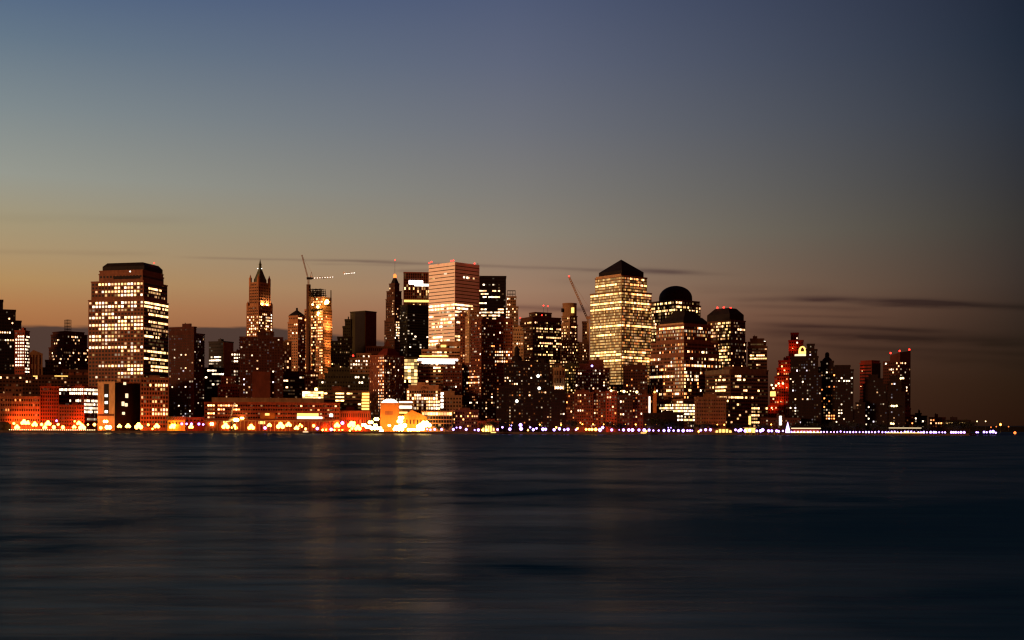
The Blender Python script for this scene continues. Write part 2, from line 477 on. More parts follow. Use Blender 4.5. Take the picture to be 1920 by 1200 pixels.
b('warehouse', 'dim beige low house between the classical building and dark block', 'building', 'dim beige house', 79, None, 124, 1590,
  [(690, 79, 124), (676, 84, 120)], 'grey_concrete', fh=4, bw=3.5, p=0.04, d=0.1, vb=712, tint=W2)
B = b('college_building', 'long low brown building with a beige lit penthouse band', 'building', 'long brown building', -40, None, 226, 1545,
  [(706, -40, 226), (695, 103, 226)], 'brown_granite', fh=4.4, bw=4.0, p=0.02, d=0.05, vb=746, pent=0, rows=[(716, 0, .1, .33, 3, .3), (711, 0, .12, .3, 3, .4)])
for a_, c_ in ((128, 138), (142, 154), (157, 168)): facebox(B, 0, a_, c_, 698.5, 703.5, 'red_granite', 'louver_panel', k=1)
facebox(B, 0, 102, 127, 704.2, 706, 'strip_gold', 'cornice_lamp', out=0.5, k=1); facebox(B, 0, 174, 182, 702.5, 705.5, 'strip_gold', 'cornice_lamp', out=0.5, k=1)
facebox(B, 0, 62, 70, 704, 706.2, 'strip_gold', 'cornice_lamp', out=0.5, k=0)
b('shed', 'small pink lit flat shed with dark roof behind the salmon block', 'building', 'small pink shed', 8, None, 42, 1470, [(726, 8, 42)], 'pink_granite', fh=5, bw=4, p=0.15, d=.1, vb=745, tint='amber')
b('apartment_house', 'broad salmon block with tight small window grid beside the dome shed', 'building', 'salmon block', -40, None, 75, 1432,
  [(744, -40, 75)], 'salmon_stone', fh=5.5, bw=2.7, p=0.02, d=0.05, vb=802, tint=('warm', 'amber'), rows=[(768, 0, .42, .5, 3, .8), (748, 0, .83, .86)], pent=1)
b('apartment_house', 'tall dull red block with slim windows standing behind the sodium lamps', 'building', 'dull red block', 75, None, 110, 1440,
  [(725, 75, 110)], 'red_brick', fh=4.0, bw=2.6, p=0.0, d=0.06, vb=802, wh=.6)
b('apartment_house', 'low plain red block just before the beige stair tower', 'building', 'low plain red block', 110, None, 158, 1425,
  [(760, 110, 158)], 'red_brick', fh=3.8, bw=2.8, p=0.0, d=0.05, vb=802)
b('school_building', 'brick building with bright white window rows next to the beige stair tower', 'building', 'brick block of white window rows', 110, 157, 184, 1455,
  [(725, 110, 184)], 'red_brick', fh=4.2, bw=3.1, p=0.01, d=0.05, vb=800, tint='white', lvl=(3, 3), ww=.62, wh=.6, th=35,
  rows=[(733, 0, .03, 1, 3, .95), (740, 0, 0, .08), (740, 0, .4, 1, 3, .95), (753, 0, .3, 1, 3, .5), (753, 1, 0, 1, 3, .95), (733, 1, 0, 1, 3, .95), (740, 1, 0, 1, 3, .95), (760, 1, 0, 1, 3, .8), (767, 1, 0, 1, 3, .9), (775, 1, 0, 1, 3, .95), (788, 1, .2, .9, 2, .9)])
B = b('vent_building', 'square block with one beige face and one black face by promenade', 'building', 'beige and black block', 183, 215, 263, 1418,
  [(716, 183, 263)], 'cream_stone', style=None, vb=800, pent=1, face2=dict(style='punch', p=0, d=0.0, fh=6, bw=6), th=38)
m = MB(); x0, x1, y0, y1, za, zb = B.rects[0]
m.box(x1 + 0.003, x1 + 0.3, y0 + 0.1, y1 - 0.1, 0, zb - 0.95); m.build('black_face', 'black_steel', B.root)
facebox(B, 0, 195, 204, 720, 778, 'dark_roof', 'stair_strip', out=0.2)
for yy in (742, 755, 772): facebox(B, 0, 197, 202, yy - 2.6, yy + 2.2, 'strip_white', 'lit_window', out=0.5)
for px_, yy, hh_ in ((233, 719, 2.5), (237, 742, 4), (230, 757, 4), (236, 759, 3), (231, 775, 2.5)): facebox(B, 1, px_ - 2.5, px_ + 2.5, yy - hh_, yy + hh_, 'strip_cream', 'lit_window', out=0.5)
facebox(B, 0, 184, 214, 776, 780, 'brown_granite', 'string_course', out=0.35)

# --- the first tall tower
rL = [(531.5, .12, 1), (538, .42, 1), (546.5, .05, 1), (551.5, .5, 1), (559, .0, .52), (566.6, 0, 1), (573.5, 0, 1), (581.6, 0, .12, 2), (587.6, .12, .48), (594.5, 0, 1), (601, .55, 1), (609.5, 0, 1), (615.5, .15, 1),
      (630, 0, .5), (636.5, 0, .52), (651.5, 0, 1), (658.4, .6, 1), (686, .15, 1), (693, .7, 1), (700, .55, 1), (706, .3, .9, 2, .3), (580.6, .25, .9, 2, .5), (553, .2, .5, 2, .5), (559, .5, 1, 2, .6), (622.6, .1, .95, 2, .5), (643.6, .2, .95, 2, .4), (630, .5, .9, 2, .5), (664.5, 0, 1, 2, .2), (671.5, .3, .9, 2, .25), (678.5, .1, .9, 2, .3)]
rR = [(545, .2, .75), (553, .2, .7, 2), (567.5, 0, 1), (573.5, 0, 1), (581, 0, 1), (593.6, .2, 1), (602, .2, 1), (609, .3, .8, 2), (617, 0, 1, 2), (630.5, 0, .6), (658, 0, 1), (672, 0, 1), (686, .3, 1), (693.5, .3, 1), (706, 0, .9, 2, .5), (721, .2, .9, 2, .7), (731, .4, 1, 2, .5), (750, 0, .5, 2, .4), (766, .1, 1, 3, .7), (777, .1, 1, 3, .9), (559.5, .1, .9, 2, .6), (587, .1, .9, 2, .5), (623, 0, 1, 2, .4), (643, .2, .8, 1, .8), (650, 0, 1, 2, .3), (665, .1, .7, 2, .5), (679, .2, .9, 2, .5)]
rows = [(q[0], 0, *q[1:]) for q in rL] + [(q[0], 1, *q[1:]) for q in rR]
B = b('office_tower', 'broad granite tower with square lit windows and flat dark sloping crown', 'tower', 'broad granite tower', 165, 269, 315, 1490,
  [(561, 165, 315), (526, 172, 313), (512, 190, 306), (506, 191, 305)], 'pink_granite', fh=4.35, bw=4.7, p=0.005, d=0.0, vb=802, tint=('yellow', 'white', 'warm'), lvl=(3, 3), rows=rows, ww=.6, wh=.56,
  face2=dict(style='ribbon', bw=3.0, tint=('yellow', 'warm'), ww=.85, wh=.52), th=30, pent=0, seed=5)
pyramid(B, 191, 304, 503, 496, 'dark_roof', l2=200, r2=296)
for px_, yy in ((196, 502), (207, 495.5), (280, 500), (289, 493)): beacon(B, px_, yy, 0.8, foot=B.top[5])
beacon(B, 244, 509, 0.8, mat='strip_white', foot=B.top[5], Dp=1478, name='roof_lamp')
facebox(B, 0, 212, 262, 517.5, 523, 'dark_roof', 'louver_panel', k=2)
b('office_block', 'red lit granite annex at the foot of the broad granite tower', 'building', 'red granite annex', 263, None, 316, 1440, [(709, 263, 316)], 'pink_granite', fh=4.6, bw=3.2, p=0.03, d=0.08, vb=803, tint=WY,
  rows=[(721, 0, .3, .95, 3, .7), (731, 0, .3, .9, 2, .4), (750, 0, .3, .6, 3, .8), (766, 0, .4, 1, 3, .6), (777, 0, .4, 1, 3, .95), (748, 0, 0, .08), (770, 0, 0, .1, 3, 1), (778, 0, 0, .1, 3, 1)], ww=.62, wh=.58)

b('apartment_tower', 'dark brown balcony tower close beside the broad granite tower', 'tower', 'brown balcony tower', 316, 363, 383, 1475,
  [(625, 316, 383), (613, 316, 348)], 'dark_brick', fh=3.1, bw=3.4, p=0.045, d=0.10, vb=782, tint=WM, balcony=0.7, lvl=(3, 2), th=38)
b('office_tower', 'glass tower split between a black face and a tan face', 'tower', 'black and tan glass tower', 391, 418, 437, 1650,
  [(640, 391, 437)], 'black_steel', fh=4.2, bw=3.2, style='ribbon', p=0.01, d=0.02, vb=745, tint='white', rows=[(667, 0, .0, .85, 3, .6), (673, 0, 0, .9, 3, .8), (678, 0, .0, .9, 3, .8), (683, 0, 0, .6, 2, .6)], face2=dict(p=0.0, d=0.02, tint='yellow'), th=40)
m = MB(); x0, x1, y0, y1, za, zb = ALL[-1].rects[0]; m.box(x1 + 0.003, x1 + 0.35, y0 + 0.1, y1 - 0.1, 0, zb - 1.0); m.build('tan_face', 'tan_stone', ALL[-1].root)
b('office_block', 'low black glass block with broken white window bands', 'building', 'low black glass block', 383, None, 420, 1560, [(690, 383, 420)], 'black_steel', style='ribbon', fh=4.2, bw=3, p=.06, d=.06, vb=748, tint='white', rows=[(692, 0, .1, .6, 3, .8), (704, 0, .35, .95, 3, .95), (723, 0, .1, .5, 3, .4)])
b('apartment_house', 'slim tan house with white corner windows beside the serrated tower', 'building', 'slim tan house', 432, None, 452, 1600, [(660, 432, 452)], 'tan_stone', fh=4.2, bw=3.2, p=.15, d=.15, vb=745, tint='white', rows=[(668, 0, .3, .9), (673, 0, .3, .9), (678, 0, .3, .8)])
b('apartment_house', 'low brick house with setback floors below the tan house', 'building', 'low setback brick house', 408, None, 450, 1500, [(722, 408, 450), (707, 414, 441)], 'brown_brick', fh=3.6, bw=3, p=.05, d=.12, vb=750, bands=True)
B = b('apartment_tower', 'dark brown apartment tower with serrated balcony edges and raised middle', 'tower', 'serrated brown tower', 449, None, 530, 1500,
  [(633, 449, 530), (623, 481, 513)], 'dark_brick', fh=3.1, bw=3.3, p=0.055, d=0.16, vb=750, tint=WM, balcony=0.9, lvl=(3, 2), cols=[(0, .36, .46, 640, 715, 3, .4)])
m = MB(); x0, x1, y0, y1, za, zb = B.rects[0]
q0 = B.local(473, 700, 1500)[0]; q1 = B.local(507, 700, 1500)[0]; m.box(q0, q1, -2.5, -0.003, 0, PZ(490, 697, 1500) - GZ); m.build('stair_bay', 'brown_brick', B.root)

# --- the gothic tower with the green spire
B = b('gothic_tower', 'floodlit cream gothic tower with corner pinnacles and green spire', 'tower', 'gothic green spired tower', 462, 484, 510, 2000,
  [(573, 462, 510), (529, 467, 506)], 'lime_stone', fh=4.6, bw=4.4, p=0.0, d=0.03, vb=640, tint=('yellow', 'warm', 'white'), piers=True, ww=.5, wh=.48, pent=0, th=42,
  rows=[(y_, f_, .05, .97, 3, .55) for y_ in (592, 598, 605, 611, 617, 624, 630, 636) for f_ in (0, 1)], seed=12)
def flood(B, pos, power, col=(1.0, 0.5, 0.2), mast=False):  # added spot that brightens a facade from an unseen lamp
    m = MB(); m.box(pos[0] - .8, pos[0] + .8, pos[1] - .8, pos[1] + .8, pos[2] - 1.2, pos[2] - .6); o = m.build('floodlight', 'black_steel', B.root)
    q = MB(); q.ball((pos[0], pos[1], pos[2] - .3), .4, 8); q.build('lens', 'small_lamp', o)
    if mast: q = MB(); q.tube((pos[0], pos[1], 0), (pos[0], pos[1], pos[2] - 1.2), .5, .25, 6); q.build('mast', 'post_paint', o)  # made-up mast, unseen, only carries the added light
    d = bpy.data.lights.new('added_facade_light', 'SPOT'); d.energy = power; d.color = col; d.shadow_soft_size = .5; d.spot_size = math.radians(150); d.spot_blend = .6
    lo = bpy.data.objects.new('added_facade_light', d); COL.objects.link(lo); lo.parent = o; lo.location = (pos[0], pos[1], pos[2] + .4)
    lo.rotation_euler = Vector((0, 1, .35) if B.frontal else (-1, .1, .35)).to_track_quat('-Z', 'Y').to_euler()
x0, x1, y0, y1, za, zb = B.rects[0]
for fq, fz in ((.3, 95), (.7, 95), (.5, 122)): flood(B, (x1 + 9, y0 + (y1 - y0) * fq, fz), 90000, mast=True)
x0, x1, y0, y1, za, zb = B.rects[1]
for q in (.3, .7): flood(B, (x1 + 2.6, y0 + (y1 - y0) * q, za + 2.2), 36000)
rc, Y = inset(B, 475, 499)
zt = B.top[5]
m = MB(); m.box(*rc, zt, zt + 5); r2, _ = inset(B, 484, 489.5); z1 = PZ(487, 503, Y) - GZ
mid, _ = inset(B, 479, 494.5); zm = PZ(487, 516, Y) - GZ
m.frustum(rc, mid, zt + 5, zm); m.frustum(mid, r2, zm, z1)
m.build('roof', 'green_copper', B.root)
cx, cy = (r2[0] + r2[1]) / 2, (r2[2] + r2[3]) / 2
m = MB(); zz = PZ(487, 486, Y) - GZ
m.lathe([(2.8, z1), (3.0, z1 + 0.8), (2.2, z1 + 1.0), (2.0, z1 + 5.5), (2.5, z1 + 6), (1.5, z1 + 7.5), (0.25, zz)], 8, cx, cy); m.build('spire', 'green_copper', B.root)
for (px_, yy) in ((483.3, 503.5), (490.8, 503.5)): beacon(B, px_, yy, 0.6, mat='strip_white', foot=1e9, Dp=Y - 4, name='lantern_lamp')
for k, (i0, yb) in enumerate(((1, 519), (0, 570))):
    x0, x1, y0, y1, za, zb = B.rects[i0]
    for (sx, sy) in ((x0 + 1.2, y0 + 1.2), (x1 - 1.2, y0 + 1.2), (x1 - 1.2, y1 - 1.2), (x0 + 1.2, y1 - 1.2)):
        h = (13, 8)[k]
        m = MB(); m.lathe([(2.3, zb - 6), (2.3, zb + h * .45), (2.6, zb + h * .5), (1.5, zb + h * .65), (0.15, zb + h)], 8, sx, sy); m.build('pinnacle', 'lime_stone', B.root)

B = b('hotel_tower', 'tan tower with small dark pyramid roof and chimney finial', 'tower', 'tan pyramid capped tower', 539, 558, 572, 1800, [(604, 539, 572), (592, 541, 571)], 'lime_stone', fh=4, bw=3.4, p=.06, d=.1, vb=705, tint=W2, pent=0, rows=[(597, 1, .1, .5, 3, .9)])
r2, za = pyramid(B, 541, 571, 591, 582, 'dark_roof', l2=554, r2=558)
m = MB(); m.box(*r2, za - 0.5, za + 3.5); m.build('finial', 'dark_roof', B.root)
b('office_block', 'narrow tan block with vertical piers tucked under the pyramid capped tower', 'building', 'narrow tan pier block', 528, None, 546, 1720, [(640, 528, 546)], 'tan_stone', style='pier', fh=4, bw=3, p=.12, d=.12, piers=True, vb=700)
b('office_block', 'dark office block with scattered lamps below the tower under construction', 'building', 'dark scattered office block', 526, None, 575, 1560, [(703, 526, 575), (697, 532, 560)], 'dark_brick', style='ribbon', fh=4, bw=3.2, p=.07, d=.1, vb=752, tint=W2, rows=[(702, 0, .1, .4, 3, .5), (712, 0, .0, .3, 3, .5)])
b('office_block', 'plain tan house with one lit upper row below the construction tower', 'building', 'plain tan house', 571, None, 597, 1545, [(699, 571, 597)], 'tan_stone', fh=4, bw=3.2, p=.04, d=.1, vb=752, rows=[(702, 0, .4, .95)])

# --- the tower under construction
B = b('construction_tower', 'half built tower with glowing open floors and ragged steel top', 'tower', 'half built glowing tower', 570, 605, 622, 1850,
  [(578, 570, 622), (556, 579, 621)], 'lime_stone', fh=4.1, bw=3.3, p=.25, d=.3, vb=702, tint=WA, lvl=(3, 2), pent=0, cornice=False, th=36, seed=8, ww=.6,
  cols=[(0, .35, .65, 590, 640, 3, .6), (0, .72, .98, 578, 640, 3, .85), (0, .8, .98, 640, 700, 3, .5)], rows=[(566, 0, .1, 1, 3, .8), (572, 0, .2, .9, 3, .7), (560, 0, .2, 1, 2, .6)],
  face2=dict(p=.03, d=.05, tint='amber'))
x0, x1, y0, y1, za, zb = B.rects[0]
for fz in (75, 100, 125, 150): flood(B, (x1 + 8, y0 + (y1 - y0) * .5, fz), 45000, (1.0, .4, .12), True)
x0, x1, y0, y1, za, zb = B.top
rr = random.Random(4)
m = MB(); ztop = PZ(597, 540, 1860) - GZ
q0 = B.local(580, 550, 1850); 
for i in range(5):
    zz = zb + (ztop - zb) * i / 4.6; e = i * 0.9
    m.box(x0 + e, x1 - 3 - e, y0 + e, y1 - 5 - e, zz, zz + 0.4)
for i in range(34):
    u = rr.uniform(x0 + 1, x1 - 4); v = rr.uniform(y0 + 1, y1 - 6)
    m.tube((u, v, zb - 1), (u + rr.uniform(-1, 1), v, ztop - rr.uniform(0, 4)), 0.5, 0.4, 4)
for i in range(22):
    u = rr.uniform(x0 + 1, x1 - 6); m.tube((u, y0 + 0.5, zb + rr.uniform(0, 6)), (u + rr.uniform(3, 6), y0 + 1, ztop - rr.uniform(1, 7)), 0.3, 0.3, 4)
m.build('steel_frame', 'dark_roof', B.root)
m = MB(); p = B.local(578.5, 560, 1852); m.box(p[0] - 2.2, p[0] + 2.2, p[1] - 2.2, p[1] + 2.2, 60, PZ(578, 533, 1850) - GZ); m.build('hoist_core', 'brown_granite', B.root)
m = MB(); p = B.local(620.5, 560, 1862); m.tube((p[0], p[1], zb - 4), (p[0], p[1], PZ(620, 544, 1862) - GZ), 0.9, 0.7, 5); m.build('hoist_mast', 'black_steel', B.root)
facebox(B, 0, 580, 604, 579.5, 583, 'dark_roof', 'debris_net', out=0.9)
for px_, yy, r_ in ((613, 566, 3.0), (610, 569, 1.4), (596, 575.5, 1.7), (597, 587, 1.6), (596, 590, 1.2), (586, 571, 1.2)):
    beacon(B, px_, yy, r_, mat='flood_lamp', foot=1e9, Dp=1846, name='work_lamp')
root = empty('tower_crane', (PX(577.5, 1850), 1850, PZ(577.5, 533, 1850)))
tag(root, 'slender luffing crane on top of the half built tower', 'crane')
zc = PZ(577.5, 524, 1850) - PZ(577.5, 533, 1850)
m = MB(); m.lattice((0, 0, 0), (0, 0, zc), 1.8, 4, .25); m.build('mast', 'crane_paint', root)
m = MB(); m.box(-2.5, 4.5, -1.5, 1.5, zc, zc + 3.2); m.box(3, 7, -1.2, 1.2, zc + .6, zc + 2.8); m.build('cab', 'black_steel', root)
tip = (PX(565, 1850) - PX(577.5, 1850), 0, PZ(565, 478, 1850) - PZ(577.5, 533, 1850))
m = MB(); m.lattice((-0.8, 0, zc + 2), tip, 1.3, 18, .22); m.build('jib', 'crane_paint', root)
m = MB(); m.tube((2.5, 0, zc + 3), (4.2, 0, zc + 11), .35, .3, 5); m.tube((4.2, 0, zc + 11), tip, .08, .08, 4); m.tube((4.2, 0, zc + 11), (6.5, 0, zc + 3), .2, .2, 4); m.build('back_stay', 'crane_paint', root)

# --- centre north
b('office_block', 'dull green office block with few sparkling windows beside the dark slab', 'building', 'dull green office block', 620, None, 660, 1750, [(640, 620, 660), (632, 632, 660)], 'green_panel', fh=4, bw=3, p=.06, d=.16, vb=705, tint=WY)
B = b('office_tower', 'plain dark slab tower with lower wing and no lit windows', 'tower', 'plain dark slab tower', 656, 684, 705, 1800, [(583, 656, 705)], 'green_panel', style=None, pent=0, face2=dict(style=None), vb=670, th=45)
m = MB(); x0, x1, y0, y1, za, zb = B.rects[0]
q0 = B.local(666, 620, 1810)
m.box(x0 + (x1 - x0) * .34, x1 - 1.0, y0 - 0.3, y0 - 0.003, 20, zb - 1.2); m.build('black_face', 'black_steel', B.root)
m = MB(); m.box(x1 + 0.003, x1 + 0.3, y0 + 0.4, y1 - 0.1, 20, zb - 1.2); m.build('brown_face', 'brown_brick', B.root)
b('office_block', 'greenish low wing stepping down from the plain dark slab tower', 'building', 'greenish low wing', 645, None, 657, 1815, [(612, 642, 657), (599, 646, 657)], 'green_panel', fh=4, bw=3, p=.01, d=.06, vb=680)
B = b('office_block', 'dim tan hall with ribbed attic and small pointed roof', 'building', 'dim tan ribbed hall', 684, None, 737, 1720, [(662, 684, 737), (650, 686, 737)], 'tan_stone', style='pier', fh=6, bw=3, p=.02, d=.02, piers=True, vb=690, pent=0)
pyramid(B, 718, 734, 655, 638, 'lime_stone', name='pointed_roof')
b('hotel_tower', 'tan house of bright white rooms beneath two red roof beacons', 'building', 'tan white roomed house', 655, None, 695, 1560, [(672, 655, 695), (663, 668, 695)], 'tan_stone', fh=4.2, bw=3.4, p=.2, d=.2, vb=725, tint='white', rows=[(678, 0, .2, .5), (684, 0, .2, .5), (668, 0, .4, .95, 3, .9), (674, 0, .6, .95, 3, .9)], pent=0)
for px_, yy in ((662, 667), (677, 664)): beacon(ALL[-1], px_, yy, 1.1)
b('office_block', 'low stepped black green building with only a few lamps', 'building', 'black green stepped building', 596, None, 692, 1500, [(712, 596, 692), (702, 608, 690), (690, 614, 656)], 'green_panel', fh=4.4, bw=3.4, p=.015, d=.02, vb=736, tint='white', rows=[(707, 0, .7, .95, 3, .7), (717, 0, .66, .98, 3, .35)], pent=1)
B = b('office_block', 'horizontally banded office block with yellow lit stair end', 'building', 'banded office block', 607, None, 693, 1450, [(733, 607, 693)], 'brown_granite', style='ribbon', fh=4.0, bw=3.6, p=.01, d=.02, vb=775, tint='yellow', bands=True, ww=.98, wh=.4, pent=1,
  rows=[(741, 0, 0, .08), (741, 0, .26, .46, 3, 1), (747, 0, .26, .46, 3, 1), (753, 0, .26, .46, 3, 1), (759, 0, .72, .8, 3, 1), (735, 0, .5, .6, 3, 1)])
facebox(B, 0, 678, 692.5, 735, 769, 'yellow_paint', 'stair_face', out=0.5)
for k in range(6): facebox(B, 0, 679 - (k > 1), 692, 737 + k * 5.6, 740.6 + k * 5.6, 'strip_gold', 'lit_window', out=0.9)
facebox(B, 0, 622, 640, 724, 732, 'brown_brick', 'roof_screen', out=0.9)
B = b('sports_hall', 'brilliantly lit golden glass pavilion perched above the wide red school', 'building', 'golden glass pavilion', 566, None, 607, 1480, [(733, 566, 607)], 'tan_stone', style='ribbon', fh=3.2, bw=3.2, p=.9, d=.1, vb=750, tint=('yellow', 'gold', 'white'), lvl=(3, 3), ww=.94, wh=.8, skip_top=.2, pent=0)
beacon(B, 593, 730, 1.6, mat='flood_lamp', name='roof_lamp')
B = b('apartment_tower', 'ribbed red brick tower with dense lit windows and dark hipped cap', 'tower', 'ribbed red brick tower', 693, 720, 756, 1480, [(666, 693, 756)], 'red_granite', style='pier', fh=3.4, bw=2.7, p=.3, d=.25, vb=790, tint=('warm', 'amber', 'white'), lvl=(3, 2), piers=True, pent=0, ww=.45, wh=.5, th=44,
  cols=[(0, .55, 1, 668, 770, 3, .75)], face2=dict(p=.12, d=.2))
pyramid(B, 708, 749, 664, 654, 'red_slate', l2=718, r2=738)
B = b('art_deco_tower', 'tapering brown tower with glowing orange lantern and thin mast', 'tower', 'orange lantern tower', 720, 739, 755, 2100, [(600, 720, 755), (560, 723, 753), (545, 725, 752), (531, 731, 748)], 'brown_granite', style='slot', fh=4.3, bw=3.0, p=.03, d=.06, vb=660, tint=W2, pent=0, ww=.5, wh=.5,
  cols=[(0, .7, .95, 555, 575, 2, .8), (1, .1, .3, 585, 635, 3, .85), (1, .35, .5, 590, 635, 3, .7), (0, .75, .95, 548, 600, 3, .4), (1, .6, .9, 600, 640, 3, .2)], rows=[(559, 0, .1, .5, 3, .9), (594, 0, .1, .6, 2, .7)], th=48)
r2, za = pyramid(B, 732, 747, 531, 521, 'dark_roof', l2=736.5, r2=742.5)
cx, cy = (r2[0] + r2[1]) / 2, (r2[2] + r2[3]) / 2
m = MB(); m.lathe([(2.6, za), (2.6, za + 4.5), (1.2, za + 6.5)], 10, cx, cy); m.build('lantern', 'lantern_orange', B.root)
m = MB(); m.tube((cx, cy, za + 6), (cx, cy, za + 29), .25, .12, 5); m.build('mast', 'black_steel', B.root)
m = MB(); m.ball((cx, cy, za + 29.5), 1.1, 8); m.build('beacon', 'beacon_red', B.root)

b('office_tower', 'grey green tower of fine spandrel lines under a black top band', 'tower', 'grey green lined tower', 749, 763, 803, 1720, [(571, 749, 803)], 'green_panel', style='ribbon', fh=3.6, bw=3.0, p=.03, d=.03, vb=690, tint='white', bands=True, pent=0, th=62, face2=dict(p=.03, d=.02))
m = MB(); x0, x1, y0, y1, za, zb = ALL[-1].rects[0]; m.box(x1 + .003, x1 + .6, y0 + .5, y1 - .1, zb - 9, zb - .95); m.box(x0 + 2, x1 - 2, y0 - .5, y0 - .003, zb - 9, zb - 3); m.build('top_band', 'black_steel', ALL[-1].root)
B = b('office_tower', 'brown pier striped tower with bright white rooftop sign', 'tower', 'pier striped sign tower', 756, None, 806, 1920, [(511, 756, 806)], 'red_granite', style='pier', fh=4.2, bw=3.6, p=.05, d=.05, vb=580, tint=WY, piers=True, pent=0, ww=.6, wh=.8,
  rows=[(540, 0, .4, .9, 2, .5), (546, 0, .5, 1, 3, .3), (552, 0, .5, 1, 2, .4)])
facebox(B, 0, 766, 792, 526, 533, 'sign_white', 'lit_sign', out=1.2); facebox(B, 0, 757, 803, 562.5, 566.5, 'strip_gold', 'lit_band', out=.8); facebox(B, 0, 776, 803, 532.5, 536.5, 'strip_white', 'lit_band', out=.9)

rows = [(571.5, 0, 0, 1, 3, .95), (578, 0, 0, .6, 3, .95), (585, 0, .5, 1, 2, .7), (598, 0, .5, 1, 3, .7), (605, 0, .6, 1, 3, .6), (611, 0, .5, 1, 2, .6), (624, 0, 0, .9, 2, .6), (644, 0, 0, 1, 3, .6), (579, 0, .7, 1, 3, 1), (585, 0, .35, .5, 2, 1), (592, 0, 0, .2, 3, 1), (592, 0, .75, 1, 3, 1), (598, 0, .1, .6, 2, .5), (605, 0, .1, .8, 3, .6), (611, 0, .1, .5, 3, .6), (618, 0, .2, .7, 2, .3), (630, 0, .1, .5, 3, .8), (637, 0, 0, .55, 3, .9), (637, 0, .6, .9, 3, .6),
        (571.5, 1, 0, .75, 3, .9), (578, 1, .1, .8, 3, .7), (585, 1, 0, .45, 3, 1), (592, 1, 0, .15, 3, 1), (520, 1, .15, .8, 3, .45), (605, 1, .1, .3, 3, .8), (630, 1, 0, .5, 3, .8), (637, 1, 0, .5, 3, .9), (644, 1, 0, .4, 3, .7), (516, 0, .6, .7, 2, 1), (523, 0, .1, .25, 2, .8)]
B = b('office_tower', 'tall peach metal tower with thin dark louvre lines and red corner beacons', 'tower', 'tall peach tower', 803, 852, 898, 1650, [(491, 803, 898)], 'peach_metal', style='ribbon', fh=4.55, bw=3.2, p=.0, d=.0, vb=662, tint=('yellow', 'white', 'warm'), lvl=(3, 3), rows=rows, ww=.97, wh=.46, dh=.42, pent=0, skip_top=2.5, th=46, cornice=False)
m = MB(); x0, x1, y0, y1, za, zb = B.rects[0]
zq = zb - 2.5
while zq > 30:
    m.box(x0 - .0, x1 + .3, y0 - .3, y0 - .003, zq - 4.55 * .82, zq - 4.55 * .16) if False else None
    zq -= 4.55
for (px_, yy) in ((805, 493), (809, 491), (846, 489), (850, 488.5), (890, 494)): beacon(B, px_, yy, .9, Dp=part_mid(B)[2] - 20)
m = MB(); p = B.local(898, 490, part_mid(B)[2]); m.tube((p[0] - 2, p[1], zb - 1), (p[0] - 2, p[1], zb + 3), .5, .3, 5)
m.box((x0 + x1) / 2 - 8, (x0 + x1) / 2 + 8, (y0 + y1) / 2 - 8, (y0 + y1) / 2 + 8, zb, zb + 1.2); m.build('roof_plant', 'black_steel', B.root)
B = b('office_tower', 'jet black slab tower with thin broken rows of white light', 'tower', 'jet black slab tower', 893, None, 948, 1830, [(518, 893, 948)], 'black_steel', style='ribbon', fh=4.4, bw=3.0, p=.03, d=.02, rp=.12, rf=(.2, .6), vb=602, tint=W2, ww=.9, wh=.4, pent=0,
  rows=[(547, 0, .1, .35, 3, .9), (547, 0, .45, .95, 3, .8), (552, 0, .0, .4, 3, .8), (556, 0, .1, .3, 3, .6), (567, 0, 0, .3, 3, .9), (578, 0, .1, .9, 3, .6), (584, 0, .1, .9, 3, .6), (589, 0, .1, .8, 3, .85), (595, 0, .1, .7, 3, .6)])
B = b('office_tower', 'slim distant stone tower topped by an open steel frame', 'tower', 'slim steel framed tower', 947, None, 971, 1930, [(575, 947, 971), (556, 949, 967)], 'tan_stone', fh=4.4, bw=3.2, p=.16, d=.12, vb=615, tint=W2, pent=0, cols=[(0, 0, .3, 560, 600, 3, .8)])
cx, cy, Y, zb = part_mid(B); zz = PZ(958, 545, Y) - GZ; m = MB()
for sx in (-6, -2, 2, 6):
    for sy in (-4, 4): m.tube((cx + sx, cy + sy, zb), (cx + sx, cy + sy, zz), .3, .3, 4)
for q in (.5, 1): m.box(cx - 6.3, cx + 6.3, cy - 4.3, cy + 4.3, zb + (zz - zb) * q - .4, zb + (zz - zb) * q)
m.build('roof_frame', 'black_steel', B.root)

# --- the low terraced hall and its neighbours
B = b('terraced_hall', 'terraced tan hall crossed by a long brilliant white lamp band', 'building', 'terraced white banded hall', 779, None, 868, 1600, [(672, 779, 868), (656, 790, 866), (646, 818, 866), (641, 824, 865)], 'lime_stone', style='ribbon', fh=4.3, bw=3.4, p=.05, d=.04, vb=725, tint=('warm', 'yellow', 'white'), bands=True, pent=0,
  rows=[(653, 0, .2, 1, 2, .5), (664, 0, .2, .6, 3, .7), (668, 0, .2, .6, 3, .8), (690, 0, .1, .9, 3, .25), (698, 0, .1, .9, 3, .35)])
facebox(B, 0, 781, 858, 673.2, 676.5, 'sign_white', 'lit_band', out=1.1); facebox(B, 0, 791, 853, 678, 682, 'sign_white', 'lit_band', out=1.1)
facebox(B, 0, 786, 840, 666.5, 669, 'strip_gold', 'lit_band', out=1.0, k=1)
m = MB(); p = B.local(831, 650, 1606); m.box(p[0] - 9, p[0] + 9, p[1] - 1.2, p[1] + 2, PZ(831, 652, 1606) - GZ, PZ(831, 645.5, 1606) - GZ); m.build('entrance_arch', 'black_steel', B.root)
facebox(B, 0, 826, 836, 647, 651, 'strip_gold', 'arch_lamp', out=3.4, k=2)
b('office_block', 'yellow glowing glass stack of eight floors beside the terraced hall', 'building', 'yellow glass stack', 757, None, 783, 1585, [(671, 757, 783)], 'green_panel', style='ribbon', fh=4.3, bw=4.2, p=.97, d=.02, vb=722, tint='yellow', lvl=(3, 2), ww=.94, wh=.74, bands=False, pent=0)
